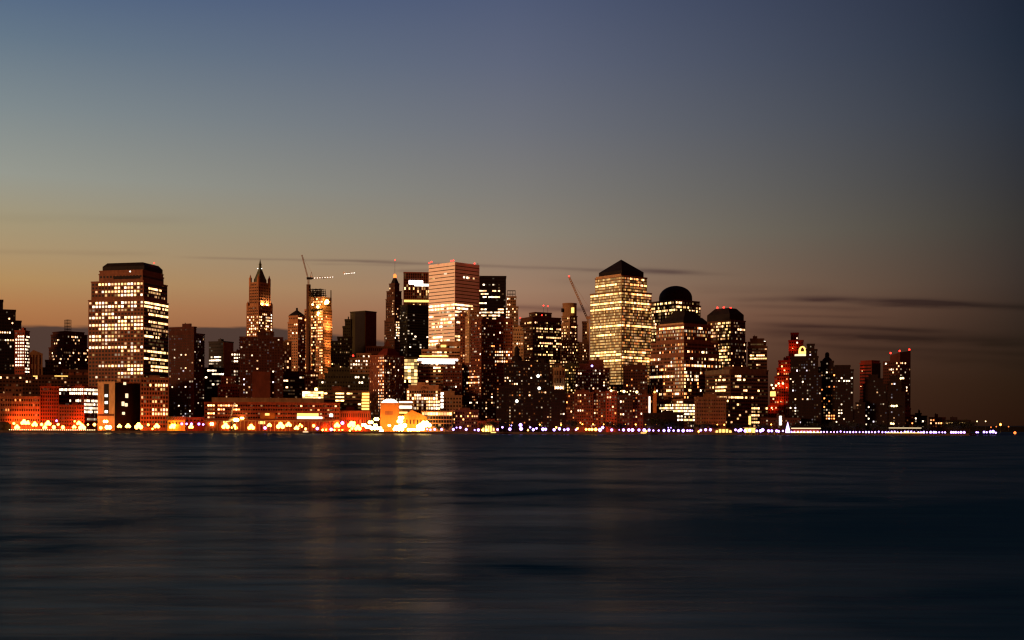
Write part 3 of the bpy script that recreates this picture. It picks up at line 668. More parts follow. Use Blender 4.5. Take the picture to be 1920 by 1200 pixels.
b('apartment_house', 'cream balcony tower below the tall peach tower', 'tower', 'cream balcony tower', 872, 879, 904, 1530, [(594, 872, 904), (581, 876, 902)], 'cream_stone', fh=3.5, bw=3.4, p=.1, d=.15, vb=690, tint=('gold', 'warm', 'white'), balcony=.8, th=66, rows=[(611, 1, .5, 1, 3, .8), (657, 1, .3, 1, 3, .9), (594, 1, .6, .8)])
b('apartment_house', 'red brown brick sliver between peach tower and cream balcony tower', 'tower', 'red brown brick sliver', 862, None, 876, 1545, [(586, 862, 876)], 'red_granite', fh=3.5, bw=2.8, p=.2, d=.2, vb=690, tint=('amber', 'warm'))
B = b('apartment_tower', 'broad brown apartment tower reaching the promenade with red parapet', 'tower', 'broad brown apartment tower', 866, 902, 928, 1470, [(680, 866, 928), (600, 902, 928)], 'brown_brick', fh=3.3, bw=3.0, p=.07, d=.14, vb=798, tint=('warm', 'amber', 'white'), th=50, rows=[(709, 0, .3, 1, 3, .75), (720, 0, .2, .9, 3, .6)])
b('apartment_tower', 'brick tower with four bright window rows beside broad brown tower', 'tower', 'brick tower of four bright rows', 926, None, 961, 1560, [(601, 926, 961), (597, 930, 958)], 'red_granite', fh=3.9, bw=3.0, p=.04, d=.14, vb=730, tint=('warm', 'white', 'amber'), rows=[(656, 0, 0, 1, 2, .6), (661, 0, 0, 1, 3, .95), (666, 0, 0, 1, 3, .95), (671, 0, 0, 1, 2, .7), (677, 0, 0, .7, 3, .95)])
b('office_block', 'narrow pale stone block with brilliant floor halfway down', 'building', 'narrow pale stone block', 958, None, 981, 1640, [(622, 958, 981), (614, 960, 979)], 'cream_stone', fh=4, bw=3.2, p=.1, d=.15, vb=680, tint=W2, rows=[(642, 0, .1, 1, 3, .8), (647, 0, .4, 1, 3, .9)])
b('apartment_house', 'dark maroon block with scattered lamps under the terraced hall', 'building', 'dark maroon block', 830, None, 866, 1480, [(692, 830, 866), (684, 838, 863)], 'brown_brick', fh=3.5, bw=3, p=.05, d=.12, vb=745, tint=W2)
b('school_building', 'plain tan block with small blocked windows under the maroon block', 'building', 'plain tan windowed block', 831, None, 866, 1445, [(742, 831, 866), (734, 832, 852)], 'tan_stone', fh=4.2, bw=4.0, p=.0, d=.12, vb=772)

# --- the wide block behind, round tower
B = b('office_tower', 'wide brown tower with rounded dark side and red roof beacons', 'tower', 'wide brown beacon tower', 974, 998, 1052, 1800, [(600, 974, 1052), (594, 976, 1051), (585, 992, 1033)], 'brown_granite', fh=4.1, bw=3.0, p=.03, d=.06, vb=690, tint=WY, th=60, pent=0, ww=.65,
  rows=[(608, 0, .3, 1, 3, .3), (615, 1, .1, 1, 3, .7), (620, 1, .1, 1, 2, .5), (634, 1, .1, 1, 3, .8), (645, 1, .2, 1, 3, .8), (650, 1, .3, 1, 3, .6), (668, 1, .2, .7, 3, .7), (679, 1, .3, .8, 3, .9), (631, 0, .1, .6, 3, .4), (656, 0, .6, 1, 3, .8)])
for px_, yy in ((975.5, 596), (1019, 573), (1027, 574), (1016, 591)): beacon(B, px_, yy, .9, Dp=1790 if yy > 580 else None)
B = b('round_tower', 'pale stone tower with cylindrical top rising between two office towers', 'tower', 'cylinder topped stone tower', 1050, 1068, 1085, 1700, [(640, 1050, 1085), (608, 1052, 1082), (592, 1053, 1081)], 'tan_stone', fh=4.0, bw=2.6, p=.22, d=.2, vb=700, tint=('yellow', 'warm'), pent=0, ww=.5, rows=[(611, 0, .1, .9, 3, .85), (611, 1, .1, .9, 3, .85)])
dome_r = None
cx, cy, Y, zb = part_mid(B); rad = 13.5 * Y / F * .98
m = MB(); z1 = PZ(1066, 569, Y) - GZ; m.lathe([(rad, zb), (rad, z1 - 2), (rad * 1.03, z1 - 1.5), (rad * 1.03, z1), (rad * .9, z1)], 24, cx, cy); m.build('drum', 'tan_stone', B.root)
p = B.local(1073, 582, Y - rad - .2); m = MB(); m.box(p[0] - 2, p[0] + 2, p[1] - .6, p[1] + 1.5, PZ(1073, 588, Y) - GZ, PZ(1073, 578, Y) - GZ); m.build('lit_window', 'strip_gold', B.root)
p = B.local(1055, 582, Y - rad * .6); m = MB(); m.box(p[0] - 1.2, p[0] + 1.2, p[1] - 1.6, p[1] + 1.5, PZ(1055, 586, Y) - GZ, PZ(1055, 579, Y) - GZ); m.build('niche', 'dark_roof', B.root)
B = b('office_tower', 'dark sliver tower beside the pyramid roofed tower', 'tower', 'dark sliver tower', 1088, None, 1102, 1760, [(642, 1084, 1102), (603, 1091, 1101)], 'brown_granite', fh=4, bw=3, p=.05, d=.1, vb=690, pent=0)
root = empty('tower_crane', (PX(1102, 1720), 1720, PZ(1102, 690, 1720)))
tag(root, 'long boomed crane on tan mast leaning away from the pyramid roofed tower', 'crane')
hz = PZ(1102, 598, 1720) - PZ(1102, 690, 1720)
m = MB(); m.box(-1.6, 1.6, -1.6, 1.6, 0, hz - 6); m.lattice((0, 0, hz - 6), (0, 0, hz), 2.6, 4, .35); m.build('mast', 'cream_stone', root)
m = MB(); m.box(-2.5, 3.5, -1.6, 1.6, hz, hz + 3.5); m.build('cab', 'crane_paint', root)
tip = (PX(1066, 1720) - PX(1102, 1720), 0, PZ(1066, 519, 1720) - PZ(1102, 690, 1720))
m = MB(); m.lattice((-1.2, 0, hz + 1), tip, 1.9, 22, .34); m.build('jib', 'cream_stone', root)
m = MB(); m.tube((2, 0, hz + 3), (3.5, 0, hz + 12), .3, .25, 5); m.tube((3.5, 0, hz + 12), tip, .1, .1, 4); m.build('back_stay', 'crane_paint', root)
m = MB(); m.ball((tip[0], 0, tip[2] + .8), 1.0, 8); m.build('beacon', 'beacon_red', root)

# --- the pyramid roofed tower
rl = [(524, .0, 1, 2), (534.5, 0, .8), (542, 0, 1, 2, .5), (551, 0, 1), (558, 0, 1, 2, .6), (569, 0, 1), (579.5, 0, 1), (614, 0, 1), (630.5, .2, .8), (659.6, .1, .85), (668, 0, 1), (677, .3, 1)]
rr_ = [(524, .3, 1, 3, .5), (534.5, .3, 1), (542, .2, 1, 2, .4), (551, .3, 1), (569, .1, .95), (580, .3, .85), (608, .5, 1, 2), (614, 0, 1), (659, .1, .8), (669, 0, 1), (677, .5, 1)]
rows = [(q[0], 0, *q[1:]) for q in rl] + [(q[0], 1, *q[1:]) for q in rr_]
B = b('office_tower', 'golden lit stepped tower crowned by a dark pyramid roof', 'tower', 'golden pyramid roofed tower', 1106, 1165, 1221, 1560, [(545, 1106, 1221), (516, 1116, 1212)], 'tan_stone', fh=3.55, bw=2.5, p=.96, d=.03, vb=735, tint=('yellow', 'yellow', 'gold'), lvl=(2, 2), rows=rows, ww=.84, wh=.6, pent=0, th=46, seed=3, face2=dict(p=.6, d=.3, tint=('gold', 'gold', 'warm', 'amber')))
pyramid(B, 1122, 1206, 511, 486.5, 'dark_roof')
facebox(B, 0, 1117, 1164, 516.5, 521, 'cream_stone', 'attic_band', out=.6, k=1)
# --- the domed tower
B = b('office_tower', 'squat tower with a great dark hemispherical dome', 'tower', 'domed tower', 1219, 1266, 1313, 1640, [(570, 1219, 1313), (562, 1221, 1311)], 'brown_granite', fh=4.1, bw=2.9, p=.35, d=.3, vb=640, tint=WY, lvl=(2, 3), pent=0, ww=.7, wh=.58, cornice=True,
  rows=[(567, 0, .2, 1, 3, .6), (574, 0, 0, .9, 3, .7), (581, 0, 0, 1, 3, .8), (567, 1, 0, .3, 3, .8), (574, 1, 0, .5, 3, .8), (582, 1, .1, .9, 3, .6), (610, 0, 0, .6, 3, 1), (621, 0, 0, .6, 2, .8)], face2=dict(p=.1))
dome(B, 1235, 1297, 559, 536, 'dark_roof')
# --- mansard tower in front
rows = [(613, 0, .1, .95, 3, .85), (620, 0, 0, 1, 2, .95), (626, 0, .0, 1, 2, .95), (620, 1, 0, 1, 2, .6), (626, 1, .0, .8, 2, .5), (615, 1, .5, .7), (634, 1, .1, .2), (640, 1, .82, 1, 3, 1), (650, 0, .8, 1, 3, 1), (658, 1, .1, .25, 3, .7), (658, 1, .5, .8, 3, .5), (668, 0, .3, 1, 3, .85), (668, 1, 0, .15), (674, 0, 0, .2, 3, .9), (675, 1, .7, .9, 3, .7), (686, 1, .05, .95, 3, .8), (686, 0, .5, 1, 3, .8), (692, 0, .3, .6, 3, .5), (709, 0, .02, 1, 3, .9), (709, 1, 0, .4, 3, .6), (715, 1, 0, .4, 3, .5), (731, 1, 0, .35, 3, .5), (732, 0, .5, 1, 3, .5), (742, 0, .1, 1, 3, .5), (663, 0, .2, .6, 3, .35), (700, 1, 0, .1)]
B = b('office_tower', 'stepped red lit granite tower under a broad black mansard roof', 'tower', 'black mansard tower', 1217, 1282, 1347, 1490, [(666, 1217, 1347), (640, 1223, 1347), (608, 1230, 1331), (606, 1234, 1329)], 'pink_granite', fh=4.15, bw=2.6, p=.08, d=.12, vb=765, tint=('yellow', 'warm', 'white', 'amber'), lvl=(3, 2), rows=rows, ww=.62, wh=.56, pent=0, th=45, seed=6,
  cols=[(0, .72, 1, 625, 745, 2, .75), (1, 0, .08, 690, 760, 3, .7)], face2=dict(p=.05, d=.08))
pyramid(B, 1236, 1326, 604, 596, 'dark_roof', l2=1248, r2=1316)
m = MB(); r2, Y = inset(B, 1254, 1312); zz = PZ(1282, 596, Y) - GZ; z2 = PZ(1282, 584, Y) - GZ; r3, _ = inset(B, 1262, 1304); m.frustum(r2, r3, zz - .002, z2); m.build('roof_cap', 'dark_roof', B.root)
facebox(B, 0, 1237, 1281, 606.5, 612, 'cream_stone', 'attic_band', out=.6, k=3)
# --- hipped tower with three red beacons
B = b('office_tower', 'speckled golden tower with dark hipped roof and three red beacons', 'tower', 'three beacon hipped tower', 1324, 1370, 1399, 1580, [(640, 1324, 1399), (600, 1326, 1397)], 'brown_granite', fh=3.9, bw=2.6, p=.45, d=.25, vb=700, tint=('gold', 'yellow', 'warm'), lvl=(2, 3), ww=.6, wh=.55, pent=0, th=40, rows=[(657, 0, .1, .8, 3, .8), (668, 0, .3, .95, 3, .7), (616, 1, .5, 1, 3, .9)], face2=dict(p=.1, d=.12, tint=W2, lvl=(3, 2)))
pyramid(B, 1325, 1394, 591, 579, 'dark_roof', l2=1340, r2=1380)
for px_, yy in ((1345, 577), (1357, 576.5), (1370, 577.5)): beacon(B, px_, yy, 1.1)
B = b('office_block', 'long dark front block under a dim ribbed attic band', 'building', 'long dark attic block', 1322, 1369, 1440, 1440, [(693, 1322, 1440)], 'brown_granite', style='ribbon', fh=4.0, bw=3.2, p=.05, d=.04, vb=800, tint=('warm', 'yellow'), lvl=(3, 2), pent=1, th=55, ww=.8, wh=.5,
  rows=[(716, 0, .4, .8, 3, .6), (727, 0, .3, .8, 3, .8), (733, 0, .4, .8, 3, .8), (745, 0, .5, 1, 3, .9), (708, 1, .1, .25, 3, .8), (715, 1, .15, .4, 3, .7), (745, 1, 0, .35, 3, .95), (733, 1, .35, .7, 3, .6), (745, 1, .4, .7, 3, .6), (765, 1, .55, .75, 3, 1), (772, 1, .55, .75, 2, .9), (780, 1, .55, .75, 3, 1), (787, 1, .55, .75, 2, .7), (794, 1, .55, .75, 3, 1)], face2=dict(p=.02, d=.02))
facebox(B, 0, 1323, 1368, 694, 702, 'grey_concrete', 'attic_band', out=.6); facebox(B, 1, 1370, 1436, 694, 702, 'brown_granite', 'attic_band', out=.6)
facebox(B, 1, 1403.5, 1407, 780, 796, 'strip_gold', 'lit_sign', out=.8)
B = b('office_tower', 'distant rounded top tower glowing yellow under a thin mast', 'tower', 'yellow rounded top tower', 1401, None, 1438, 1720, [(650, 1401, 1438), (641, 1402, 1436), (635, 1406, 1432)], 'brown_granite', style='ribbon', fh=4.2, bw=3.2, p=.1, d=.1, vb=700, tint=('yellow', 'warm'), rows=[(667, 0, .1, .9, 3, .8), (672, 0, .1, 1, 3, .8), (644, 0, .1, .9, 1, .9), (654, 0, .1, .9, 1, .6)], pent=1)
beacon(B, 1434, 641, 1.2, mat='strip_white', name='roof_lamp'); beacon(B, 1415, 628, .3, mat='black_steel', name='mast_tip')
# low tan buildings before them
b('office_block', 'low tan building with dark dotted window rows beside the trees', 'building', 'low tan dotted building', 1302, 1305, 1361, 1410, [(745, 1302, 1361)], 'ochre_stone', fh=4.0, bw=2.2, p=.0, d=.06, vb=803, tint='gold', th=70, ww=.45, wh=.4, pent=1, cols=[(1, .33, .52, 750, 790, 1, .5)])
b('office_block', 'low tan building with three bright rows of narrow windows', 'building', 'low tan bright rowed building', 1235, 1281, 1305, 1420, [(749, 1235, 1305)], 'ochre_stone', fh=3.3, bw=1.9, p=.02, d=.05, vb=803, tint=('yellow', 'white'), ww=.55, wh=.6, th=40, rows=[(755, 0, .78, .98), (760, 0, .12, 1), (766, 0, 0, 1), (772, 0, .1, 1, 3, .9), (761, 1, 0, 1), (766, 1, 0, 1), (773, 1, 0, 1), (778, 1, 0, 1), (784, 1, .4, 1, 3, .6), (790, 1, 0, 1)])
b('shed', 'low black shed before the bright rowed tan building', 'building', 'low black shed', 1206, None, 1282, 1407, [(775, 1206, 1282)], 'black_brick', fh=4, bw=4, p=.03, d=.1, vb=803, tint='white', rows=[(781, 0, .85, 1), (788, 0, .85, 1)])
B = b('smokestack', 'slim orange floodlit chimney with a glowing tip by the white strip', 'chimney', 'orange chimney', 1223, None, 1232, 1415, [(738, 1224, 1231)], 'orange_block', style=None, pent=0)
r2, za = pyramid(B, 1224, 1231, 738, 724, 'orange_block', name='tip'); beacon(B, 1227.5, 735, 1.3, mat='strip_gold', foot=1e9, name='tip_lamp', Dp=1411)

# --- dark apartment complexes along the trees
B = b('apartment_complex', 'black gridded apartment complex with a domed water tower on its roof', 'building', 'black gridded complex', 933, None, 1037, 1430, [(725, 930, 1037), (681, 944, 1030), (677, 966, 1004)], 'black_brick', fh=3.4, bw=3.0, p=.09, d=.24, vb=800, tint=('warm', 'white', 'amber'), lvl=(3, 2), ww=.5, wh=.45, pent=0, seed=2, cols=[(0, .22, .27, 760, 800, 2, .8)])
cx, cy, Y, zb = part_mid(B); p = B.local(969, 670, Y); zq = B.rects[-1][5]
m = MB(); m.lathe([(6, zq), (6, zq + 3), (5.2, zq + 5), (2.8, zq + 6.5), (2.6, zq + 13), (2.9, zq + 13.5), (1.8, zq + 16), (.3, zq + 17.5)], 14, p[0], p[1]); m.build('water_tower', 'black_brick', B.root)
p = B.local(1020, 676, Y); m = MB(); m.lathe([(5, B.rects[1][5] - 1), (5, B.rects[1][5] + 4), (3.4, B.rects[1][5] + 5.5)], 12, p[0], p[1]); m.build('tank', 'black_brick', B.root)
for px_, yy in ((969, 752), (1011, 728), (1009, 705)): beacon(B, px_, yy, 1.7, mat='strip_white', foot=1e9, Dp=1427, name='terrace_lamp')
B = b('apartment_house', 'dark gridded apartment house with flat roof beside the black gridded complex', 'building', 'dark gridded house', 1019, None, 1060, 1418, [(731, 1019, 1060)], 'black_brick', fh=3.4, bw=3.2, p=.08, d=.24, vb=800, tint=('warm', 'white'), ww=.5, wh=.45, cols=[(0, .1, .18, 735, 800, 2, .85)])
b('church_building', 'pale stone facade with arched recesses behind the dark gridded house', 'building', 'pale arched facade', 1037, None, 1059, 1500, [(690, 1037, 1059)], 'cream_stone', style='slot', fh=9, bw=4, p=0, d=.1, vb=735, piers=True, rows=[(727, 0, 0, 1, 3, 1)])
for px_ in (1043, 1047, 1053): beacon(ALL[-1], px_, 727, 1.2, mat='strip_white', foot=1e9, Dp=1497, name='facade_lamp')
b('apartment_house', 'yellow speckled apartment house beside the pale arched facade', 'building', 'yellow speckled house', 1058, None, 1092, 1590, [(684, 1058, 1092)], 'green_panel', fh=3.6, bw=2.8, p=.3, d=.3, vb=740, tint=('yellow', 'gold'), lvl=(2, 3))
b('apartment_house', 'maroon apartment house with raised centre and a bluish roof lamp', 'building', 'maroon raised centre house', 1076, None, 1145, 1500, [(690, 1078, 1143), (683, 1086, 1132), (676, 1104, 1131)], 'brown_brick', fh=3.5, bw=2.8, p=.12, d=.25, vb=740, tint=('warm', 'white'), pent=1)
beacon(ALL[-1], 1110, 686, 1.2, mat='violet_lamp', name='roof_lamp', Dp=1495, foot=1e9)
b('apartment_house', 'dark red house with pale cornice below the golden pyramid roofed tower', 'building', 'dark red corniced house', 1165, None, 1216, 1500, [(690, 1168, 1214), (686, 1170, 1212)], 'dark_brick', fh=3.5, bw=3.2, p=.08, d=.1, vb=745, tint=('white', 'amber'))
b('apartment_house', 'narrow dark brick house at the north end of the red waterfront row', 'building', 'narrow dark row house', 1060, None, 1078, 1419, [(738, 1060, 1078)], 'dark_brick', fh=3.4, bw=2.9, p=.12, d=.2, vb=803, tint=('amber', 'warm'), ww=.48, wh=.5)
b('apartment_house', 'red brick waterfront house with bright window clusters and lit column', 'building', 'red clustered house', 1077, None, 1112, 1414, [(736, 1077, 1112), (733, 1079, 1104)], 'brown_brick', fh=3.4, bw=2.8, p=.14, d=.2, vb=803, tint=('warm', 'white', 'amber'), lvl=(3, 2), ww=.48, wh=.5, rows=[(742, 0, .1, .5, 3, .7), (751, 0, .2, .4, 3, .6), (772, 0, .05, .5, 3, .6)], seed=21, pent=1)
b('apartment_house', 'brown brick waterfront house speckled with a lit stair column', 'building', 'brown stair column house', 1112, None, 1136, 1417, [(735, 1112, 1136)], 'brown_brick', fh=3.4, bw=2.7, p=.16, d=.25, vb=803, tint=('warm', 'amber', 'white'), ww=.46, wh=.5, cols=[(0, .2, .45, 746, 800, 2, .7)], seed=22, pent=1)
b('apartment_house', 'red brick waterfront house with three lit rooms low on its corner', 'building', 'red three roomed house', 1136, None, 1157, 1413, [(734, 1136, 1157)], 'red_brick', fh=3.5, bw=2.8, p=.08, d=.2, vb=803, tint=('warm', 'white', 'amber'), ww=.48, wh=.5, rows=[(745, 0, .05, .4, 3, .9), (773, 0, .4, 1, 3, .8), (786, 0, .4, .9, 3, .7)], seed=23, pent=0)
b('apartment_house', 'black fronted waterfront house beneath a thin pale cornice', 'building', 'black fronted house', 1156, None, 1186, 1410, [(742, 1156, 1186)], 'dark_brick', fh=3.5, bw=3.0, p=.08, d=.1, vb=803, tint=('warm', 'white'), ww=.48, wh=.5, rows=[(775, 0, .2, .7, 3, .6)], seed=24)
B = b('apartment_house', 'brick waterfront house with one white vertical lamp strip', 'building', 'strip lit house', 1185, None, 1220, 1414, [(741, 1185, 1220)], 'brown_brick', fh=3.5, bw=2.9, p=.1, d=.2, vb=803, tint=('warm', 'white', 'amber'), ww=.48, wh=.5, seed=25)
facebox(B, 0, 1216.4, 1219, 743.5, 774, 'strip_white', 'lamp_strip', out=.8)
for i in range(9): beacon(ALL[-1], 1146 + i * 6, 733 + (i % 3), .55 if i % 4 else 1.5, mat='small_lamp', name='parapet_lamp', Dp=1414)
b('apartment_house', 'low orange brick house with a corner of glowing windows', 'building', 'low orange house', 845, 853, 897, 1412, [(769, 845, 897)], 'salmon_stone', fh=3.6, bw=3.2, p=.14, d=.2, vb=803, tint=('gold', 'warm', 'amber'), lvl=(3, 2), th=65, rows=[(776, 1, .5, .9, 3, .6), (782, 1, .5, .9, 3, .6), (788, 1, .2, .6, 3, .5)])
b('apartment_house', 'low red house hidden behind lamps beside the low orange house', 'building', 'low red hidden house', 895, None, 936, 1416, [(790, 895, 936)], 'red_brick', fh=3.6, bw=3.2, p=.05, d=.15, vb=803)

# --- school, floodlit hall, terminal
B = b('school_building', 'wide red lit school with tan penthouse and colonnaded ground floor', 'building', 'wide red school', 383, None, 637, 1415, [(756, 383, 637)], 'school_brick', style='ribbon', fh=4.3, bw=3.0, p=.02, d=.12, vb=789, tint=('warm', 'yellow', 'amber'), pent=0, ww=.7, wh=.4, depth=30,
  rows=[(761, 0, .01, .08, 3, .8), (761, 0, .1, .16, 3, .9), (761, 0, .17, .27, 3, .4), (768, 0, .01, .07, 2, .9), (768, 0, .1, .14, 3, 1), (768, 0, .16, .26, 3, .6), (775, 0, .02, .07, 3, .8), (775, 0, .1, .26, 2, .4), (782, 0, .01, .04, 3, 1), (782, 0, .04, .08, 2, 1), (772, 0, .84, .95, 3, .5), (778, 0, .84, .95, 2, .4)])
x0, x1, y0, y1, za, zb = B.rects[0]
m = MB(); q0 = B.local(399, 750, 1420)[0]; q1 = B.local(607, 750, 1420)[0]; m.box(q0, q1, 6, 22, zb + .5, PZ(500, 746.5, 1421) - GZ); m.build('penthouse', 'tan_stone', B.root)
facebox(B, 0, 557, 597, 775, 785.5, 'strip_gold', 'lit_hall', out=.7); facebox(B, 0, 557, 604, 781.5, 785, 'strip_white', 'lit_band', out=1.0); facebox(B, 0, 618, 624, 776, 781.5, 'strip_white', 'lit_window', out=.7)
facebox(B, 0, 488, 515, 773.5, 785, 'orange_block', 'entrance_panel', out=1.2); facebox(B, 0, 497, 505, 775, 779, 'strip_gold', 'lit_sign', out=1.6); facebox(B, 0, 485, 497, 789, 795, 'strip_gold', 'lit_window', out=.5)
m = MB()
for i in range(36):
    u = x0 + (x1 - x0) * (i + .5) / 36
    m.tube((u, y0 - 2.6, 0), (u, y0 - 2.6, PZ(500, 790, 1412) - GZ), .45, .45, 6)
m.box(x0, x1, y0 - 3.2, y0 - .003, PZ(500, 790, 1412) - GZ, PZ(500, 788.3, 1412) - GZ)
m.build('colonnade_pier', 'lime_stone', B.root)
b('garage', 'low red hall of close vertical fins beside the wide school', 'building', 'red finned hall', 637, None, 694, 1425, [(771, 637, 694)], 'red_brick', style='slot', fh=7, bw=2.6, p=.02, d=.06, vb=800, piers=True, tint='amber', pent=1)
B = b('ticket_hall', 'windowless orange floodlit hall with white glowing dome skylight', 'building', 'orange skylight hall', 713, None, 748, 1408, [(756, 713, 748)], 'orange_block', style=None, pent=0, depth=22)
cx, cy, Y, zb = part_mid(B)
m = MB(); rad = 15.5 * Y / F; m.lathe([(rad, zb + .5), (rad * .93, zb + 1.6), (rad * .78, zb + 3), (rad * .5, zb + 4.3), (rad * .2, zb + 4.9), (.05, zb + 5)], 20, cx, cy + 1); m.build('skylight', 'strip_white', B.root)
m = MB(); m.tube((cx, cy - rad * .9, zb + 2.5), (cx, cy - rad * .9, zb + 6.5), .5, .5, 6); m.build('vent_pipe', 'black_steel', B.root)
m = MB(); p0 = B.local(722, 774, 1408)[0]; p1 = B.local(737, 774, 1408)[0]; m.box(p0, p1, -.3, -.003, PZ(730, 778, 1408) - GZ, PZ(730, 771, 1408) - GZ); m.build('relief_panel', 'red_granite', B.root)
B = b('ticket_hall', 'low tan wing with one lit slot window joined to skylight hall', 'building', 'low tan slot wing', 748, None, 775, 1416, [(752, 748, 775)], 'tan_stone', style=None, pent=0, depth=20)
facebox(B, 0, 748, 773, 753, 755, 'strip_white', 'lit_band', out=.8); facebox(B, 0, 748.5, 772, 761, 765.5, 'strip_white', 'lit_window', out=.6); facebox(B, 0, 748.5, 764, 772, 775.5, 'strip_gold', 'lit_sign', out=.5)
rows = [(743, 0, .18, .42, 3, .95), (747, 0, .18, .9, 3, .95), (752, 0, .15, .95, 2, .6), (737, 0, 0, .12, 3, .9), (742, 0, 0, .12, 3, .9), (747, 0, 0, .2, 3, .9), (736, 0, .85, .95, 3, .9), (742, 0, .85, .95, 3, .9), (754, 0, .6, 1, 3, .95), (760, 0, .55, 1, 3, .9), (766, 0, .55, 1, 3, .95), (760, 0, .1, .5, 2, .6), (766, 0, .1, .5, 2, .5)]
B = b('school_building', 'ornate tan school with brilliantly lit lower floors and round gable window', 'building', 'ornate tan school', 762, None, 826, 1450, [(730, 762, 826), (723, 766, 822)], 'lime_stone', fh=3.7, bw=3.0, p=.02, d=.06, vb=772, tint=('yellow', 'white', 'warm'), lvl=(3, 3), rows=rows, ww=.66, wh=.66, pent=2)
cx, cy, Y, zb = part_mid(B); m = MB()
for i in range(16):
    t = 2 * math.pi * i / 16; t2 = 2 * math.pi * (i + 1) / 16
    m.tube((cx + 2.2 * math.cos(t), -.15, zb - 3.4 + 2.2 * math.sin(t)), (cx + 2.2 * math.cos(t2), -.15, zb - 3.4 + 2.2 * math.sin(t2)), .4, .4, 5)
m.build('round_window', 'brown_brick', B.root)
facebox(B, 0, 826, 832, 733, 766, 'tan_stone', 'stair_bay', out=1.2)
for yy in (736, 742, 749, 756, 761): facebox(B, 0, 826.3, 831.5, yy, yy + 4.2, 'strip_white', 'lit_window', out=1.6)
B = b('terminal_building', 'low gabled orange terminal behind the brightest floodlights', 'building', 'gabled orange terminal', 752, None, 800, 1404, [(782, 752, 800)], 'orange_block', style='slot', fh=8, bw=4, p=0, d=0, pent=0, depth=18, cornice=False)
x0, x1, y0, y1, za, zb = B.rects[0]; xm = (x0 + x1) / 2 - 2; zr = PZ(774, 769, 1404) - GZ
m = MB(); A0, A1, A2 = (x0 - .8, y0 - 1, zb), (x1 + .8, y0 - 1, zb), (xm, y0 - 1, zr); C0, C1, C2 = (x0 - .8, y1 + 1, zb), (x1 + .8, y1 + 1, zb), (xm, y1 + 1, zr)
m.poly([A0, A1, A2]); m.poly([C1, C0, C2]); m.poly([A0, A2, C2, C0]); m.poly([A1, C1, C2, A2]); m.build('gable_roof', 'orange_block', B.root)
B = b('terminal_building', 'long low terminal wing with a continuous row of lit top windows', 'building', 'long lit terminal wing', 790, None, 848, 1408, [(771.5, 790, 848)], 'lime_stone', fh=4.2, bw=3.4, p=.03, d=.12, vb=803, tint=('yellow', 'warm'), pent=0, rows=[(775.5, 0, 0, 1, 3, 1)], ww=.84, wh=.72, depth=20, skip_top=.5)
B = b('loading_shed', 'small yellow lit shed under a crisscross truss signboard', 'shed', 'yellow truss shed', 314, None, 347, 1404, [(788, 314, 347)], 'yellow_paint', fh=4, bw=4, p=.1, d=.3, vb=800, tint='gold', pent=0, depth=10, cornice=False)
x0, x1, y0, y1, za, zb = B.rects[0]; m = MB(); m.box(x0, x1, y0 - .4, y0 + .4, zb + .003, zb + 4)
m.build('signboard', 'tan_stone', B.root)
m = MB()
for i in range(7):
    u = x0 + 1 + (x1 - x0 - 2) * i / 7; m.tube((u, y0 - .5, zb + .6), (u + 2.2, y0 - .5, zb + 3.4), .35, .35, 4)
m.build('truss', 'brown_brick', B.root)
B = b('loading_shed', 'low red shed with a small tan hatch behind violet lamps', 'shed', 'low red hatch shed', 347, None, 383, 1420, [(783, 347, 383)], 'red_brick', fh=4, bw=4, p=.02, d=.1, vb=800, pent=0, depth=14)
facebox(B, 0, 361, 377, 782, 787, 'tan_stone', 'hatch', out=.4)
root = empty('dome_shed', (PX(5, 1400), 1402, GZ)); tag(root, 'dark rounded storage dome at the far end of the promenade', 'shed')
m = MB(); m.lathe([(8.5, 0), (8.2, 4), (7, 7), (4.5, 9.2), (1.5, 10.2), (.05, 10.3)], 20); m.build('shell', 'dim_concrete', root)
m = MB(); m.box(-1.5, 1.5, -8.9, -7.9, 0, 3.2); m.build('door', 'post_paint', root)

# --- the south end
b('office_tower', 'red lit brick tower with stepped narrow top behind the golden cap', 'tower', 'red stepped narrow tower', 1475, None, 1506, 1800, [(668, 1474, 1508), (638, 1478, 1506), (624, 1482, 1497)], 'red_slate', fh=4.2, bw=3.6, p=.0, d=.0, vb=680, tint='white', rows=[(633, 0, .6, 1, 3, .9), (641, 0, .5, .7)], pent=0)
for fx, fz in ((.4, 96), (.65, 118)): flood(ALL[-1], (-ALL[-1].L * fx, -7, fz), 11000, (1.0, .1, .012), True)  # added red spots on made-up masts redden this tower
b('office_tower', 'red glowing ziggurat tower spilling lit terraces', 'tower', 'red ziggurat tower', 1442, None, 1486, 1650, [(760, 1440, 1486), (725, 1443, 1486), (706, 1452, 1486), (690, 1456, 1485), (676, 1459, 1484)], 'red_brick', fh=4.2, bw=3.0, p=.04, d=.12, vb=800, tint=('warm', 'gold', 'amber'), rows=[(698, 0, .1, .6, 3, .7), (719, 0, .3, .9, 3, .6), (764, 0, .1, .4, 3, .8)], bands=True)
facebox(ALL[-1], 0, 1444, 1454, 734, 743, 'strip_gold', 'lit_terrace', out=1.0, k=1)
B = ALL[-1]; RD = (1.0, .1, .012)
for fx, fz, fp in ((.85, 30, 4500), (.5, 40, 5500), (.55, 60, 6000), (.25, 58, 5500), (.35, 80, 6000)): flood(B, (-B.L * fx, -6, fz), fp, RD, True)  # red light on the terraces comes from added spots on made-up masts
for px_, yy in ((1460, 719), (1468, 719), (1455, 723), (1447, 722), (1450, 728)): beacon(ALL[-1], px_, yy, 1.2, mat='small_lamp', foot=1e9, Dp=1645, name='terrace_lamp')
